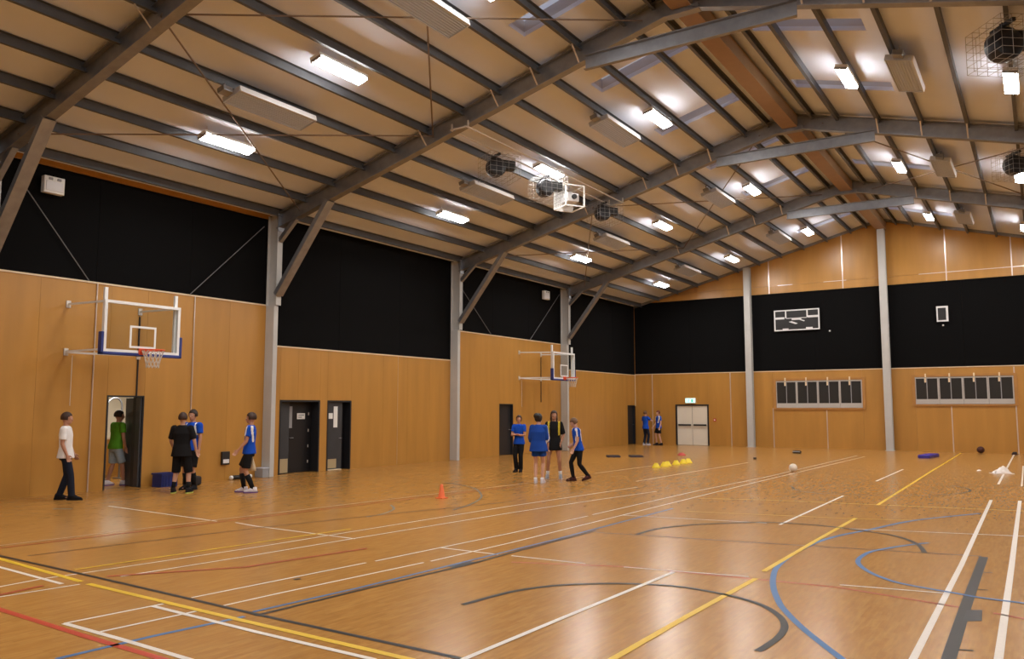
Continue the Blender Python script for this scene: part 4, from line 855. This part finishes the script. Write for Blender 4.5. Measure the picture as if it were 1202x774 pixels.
P1, *_ = person('man in a white t-shirt and dark trousers standing side on at the far left', (1.17, 9.0), D2(.96, .28), 1.75, 'white', 'navy', ('darkshoe', 'darkshoe'), 'brown', lean=(0, -.02), head=(-.1, -.06),
    arms=(((.10, -.02, -1), (.0, .42, -1)), ((-.12, .05, -1), (-.02, .5, -1))), feet=((.09, .17, 0), (-.09, -.10, 0)), leglen=1.0, hem=.84, bulk=1.04, sleeve=.72, skin=1)
P2, *_ = person('man in a green t-shirt and pale blue shorts in the open doorway seen from behind', (-.90, 11.30), D2(.55, .83), 1.78, 'green', 'lightblue', ('whiteshoe', 'violet'), 'black', lean=(.01, .04), head=(-.45, -.05),
    arms=(((.14, .05, -1), (.02, .25, -1)), ((-.16, .1, -1), (-.05, .5, -.9))), feet=((.13, .16, 0), (-.12, -.10, 0)), leglen=.47, hem=.86, bulk=1.05, skin=1)
P3, *_ = person('man in black t-shirt and black shorts standing with his back to the viewer', (1.97, 11.1), D2(.02, 1), 1.74, 'black', 'black', ('darkshoe', 'sole'), 'brown', lean=(0, .0), head=(.08, .0),
    arms=(((.30, .06, -1), (.10, .28, -1)), ((-.30, .12, -1), (.05, .6, -.8))), feet=((.175, .0, 0), (-.16, .0, 0)), leglen=.56, hem=.80, bulk=1.12, sleeve=.86, sock=('black', .38), skin=0)
P4, *_ = person('man in a blue shirt with white shoulder stripe mostly hidden behind the player in black', (1.47, 11.72), D2(-.35, -.94), 1.80, 'royal', 'black', ('darkshoe', 'darkshoe'), 'dark', head=(.15, -.04),
    arms=(((.12, .02, -1), (.05, .2, -1)), ((-.12, .02, -1), (-.05, .2, -1))), feet=((.10, .02, 0), (-.10, .0, 0)), leglen=.5, stripe=('white', shoulder), sock=('black', .7), skin=1)
P5, A5, _j = person('player in a blue shirt, black shorts and black long socks facing left near the column', (3.1, 12.0), D2(-.98, -.15), 1.76, 'royal', 'black', ('whiteshoe', 'violet'), 'brown', lean=(0, -.02), head=(.05, .0),
    arms=(((.10, -.10, -1), (.0, .16, -1)), ((-.12, .20, -1), (-.04, .65, -.8))), feet=((.09, .10, 0), (-.08, -.12, 0)), leglen=.43, stripe=('white', raglan), sock=('black', .78), hipdrop=.02, skin=1)
P6, *_ = person('girl in a blue shirt and black trousers with folded arms beside the dark narrow doorway', (4.97, 20.15), D2(-.35, -.94), 1.63, 'royal', 'black', ('darkshoe', 'darkshoe'), 'brown', girl=True, head=(.25, .0),
    arms=(((.16, .30, -1), (-.95, .55, .12)), ((-.16, .26, -1), (.95, .50, .05))), feet=((.08, .04, 0), (-.06, .0, 0)), leglen=1.0, hem=.86, hairstyle='ponytail', skin=1)
P7, *_ = person('girl in a loose blue top and short blue shorts with dark hair, back turned', (7.27, 17.45), D2(.25, .97), 1.70, 'deepblue', 'deepblue', ('whiteshoe', 'whiteshoe'), 'black', girl=True, head=(-.5, -.06),
    arms=(((.22, .10, -1), (-.05, .45, -.9)), ((-.22, .08, -1), (.05, .4, -.9))), feet=((.085, .03, 0), (-.085, .0, 0)), leglen=.28, hem=.80, bulk=1.22, sleeve=1.45, hairstyle='bun', stripe=('white', lambda c, n: c.x > .17 and abs(c.y - .01) < .017 and c.z > 1.0), sock=('white', .12))
P8, *_ = person('tall girl in black dress with yellow shoulder stripes and grey shoes facing the viewer', (6.98, 18.72), D2(-.12, -.99), 1.77, 'black', 'black', ('greyshoe', 'whiteshoe'), 'brown', girl=True, head=(.15, .0),
    arms=(((.22, -.05, -1), (-.10, .45, -.9)), ((-.30, -.10, -1), (.25, .5, -.85))), feet=((.175, .03, 0), (-.16, .0, 0)), leglen=.22, hem=.74, bulk=1.06, sleeve=.95, hairstyle='long', stripe=('yellow', lambda c, n: abs(abs(c.x) - .135) < .022 and c.z > 1.12 and c.y > -.02), sock=('white', .3), skin=2)
P9, *_ = person('girl in a blue and white shirt and black leggings stepping left with her head bowed', (7.83, 18.5), D2(-.97, -.25), 1.62, 'royal', 'black', ('brownshoe', 'brownshoe'), 'fair', girl=True, lean=(0, .07), head=(.1, -.45),
    arms=(((.30, -.42, -.75), (-.25, .75, -.65)), ((-.12, .12, -1), (.05, .45, -.9))), feet=((.07, .14, 0), (-.06, -.26, .05)), leglen=1.6, hem=.86, stripe=('white', raglan), hipdrop=.03, skin=0)
P10, *_ = person('player in a blue shirt and dark trousers standing by the dark corner door', (.98, 38.3), D2(.75, .5), 1.70, 'royal', 'navy', ('greyshoe', 'whiteshoe'), 'fair', girl=True, head=(0, .0),
    arms=(((.30, .6, -.55), (-.75, .8, .1)), ((-.15, -.1, -1), (-.05, .2, -1))), feet=((.10, .04, 0), (-.09, -.04, 0)), leglen=1.0, hem=.84, skin=0)
P11, *_ = person('red haired player in a blue shirt and black shorts facing left by the far corner', (1.62, 38.45), D2(-.85, -.3), 1.72, 'royal', 'black', ('darkshoe', 'darkshoe'), 'red', girl=True, head=(.2, -.1),
    arms=(((.15, .1, -1), (-.1, .6, -.7)), ((-.15, -.05, -1), (-.05, .3, -.9))), feet=((.12, .05, 0), (-.11, -.08, 0)), leglen=.38, stripe=('white', raglan), skin=0)
# white cloth held by the player in blue
bpy.context.view_layer.update()
w = P5.matrix_world @ A5[0][2]
t = empty('towel', (w.x, w.y, w.z - .09)); t.rotation_euler = (0, 0, .4); tag(t, 'cream towel hanging from the hand of the player in the blue shirt near the column', 'towel')
mb = MB(); pts = []
for i in range(6):
    for j in range(5):
        u = j / 4 - .5; v = i / 5; pts.append((u * (.07 + .16 * v), .012 + .025 * math.sin(9 * u + 4 * v), .05 - v * .38))
k = len(pts); pts += [(x, y - .014, z) for x, y, z in pts]
fs = [(i * 5 + j, i * 5 + j + 1, (i + 1) * 5 + j + 1, (i + 1) * 5 + j) for i in range(5) for j in range(4)]; fs += [tuple(k + q for q in f[::-1]) for f in fs]
bd = [(0, j) for j in range(5)] + [(i, 4) for i in range(1, 6)] + [(5, j) for j in range(3, -1, -1)] + [(i, 0) for i in range(4, 0, -1)]
for (a, b), (c, d) in zip(bd, bd[1:] + bd[:1]): fs.append((c * 5 + d, a * 5 + b, k + a * 5 + b, k + c * 5 + d))
mb.add(pts, fs).build('fabric', 'cap', t, smooth=True)
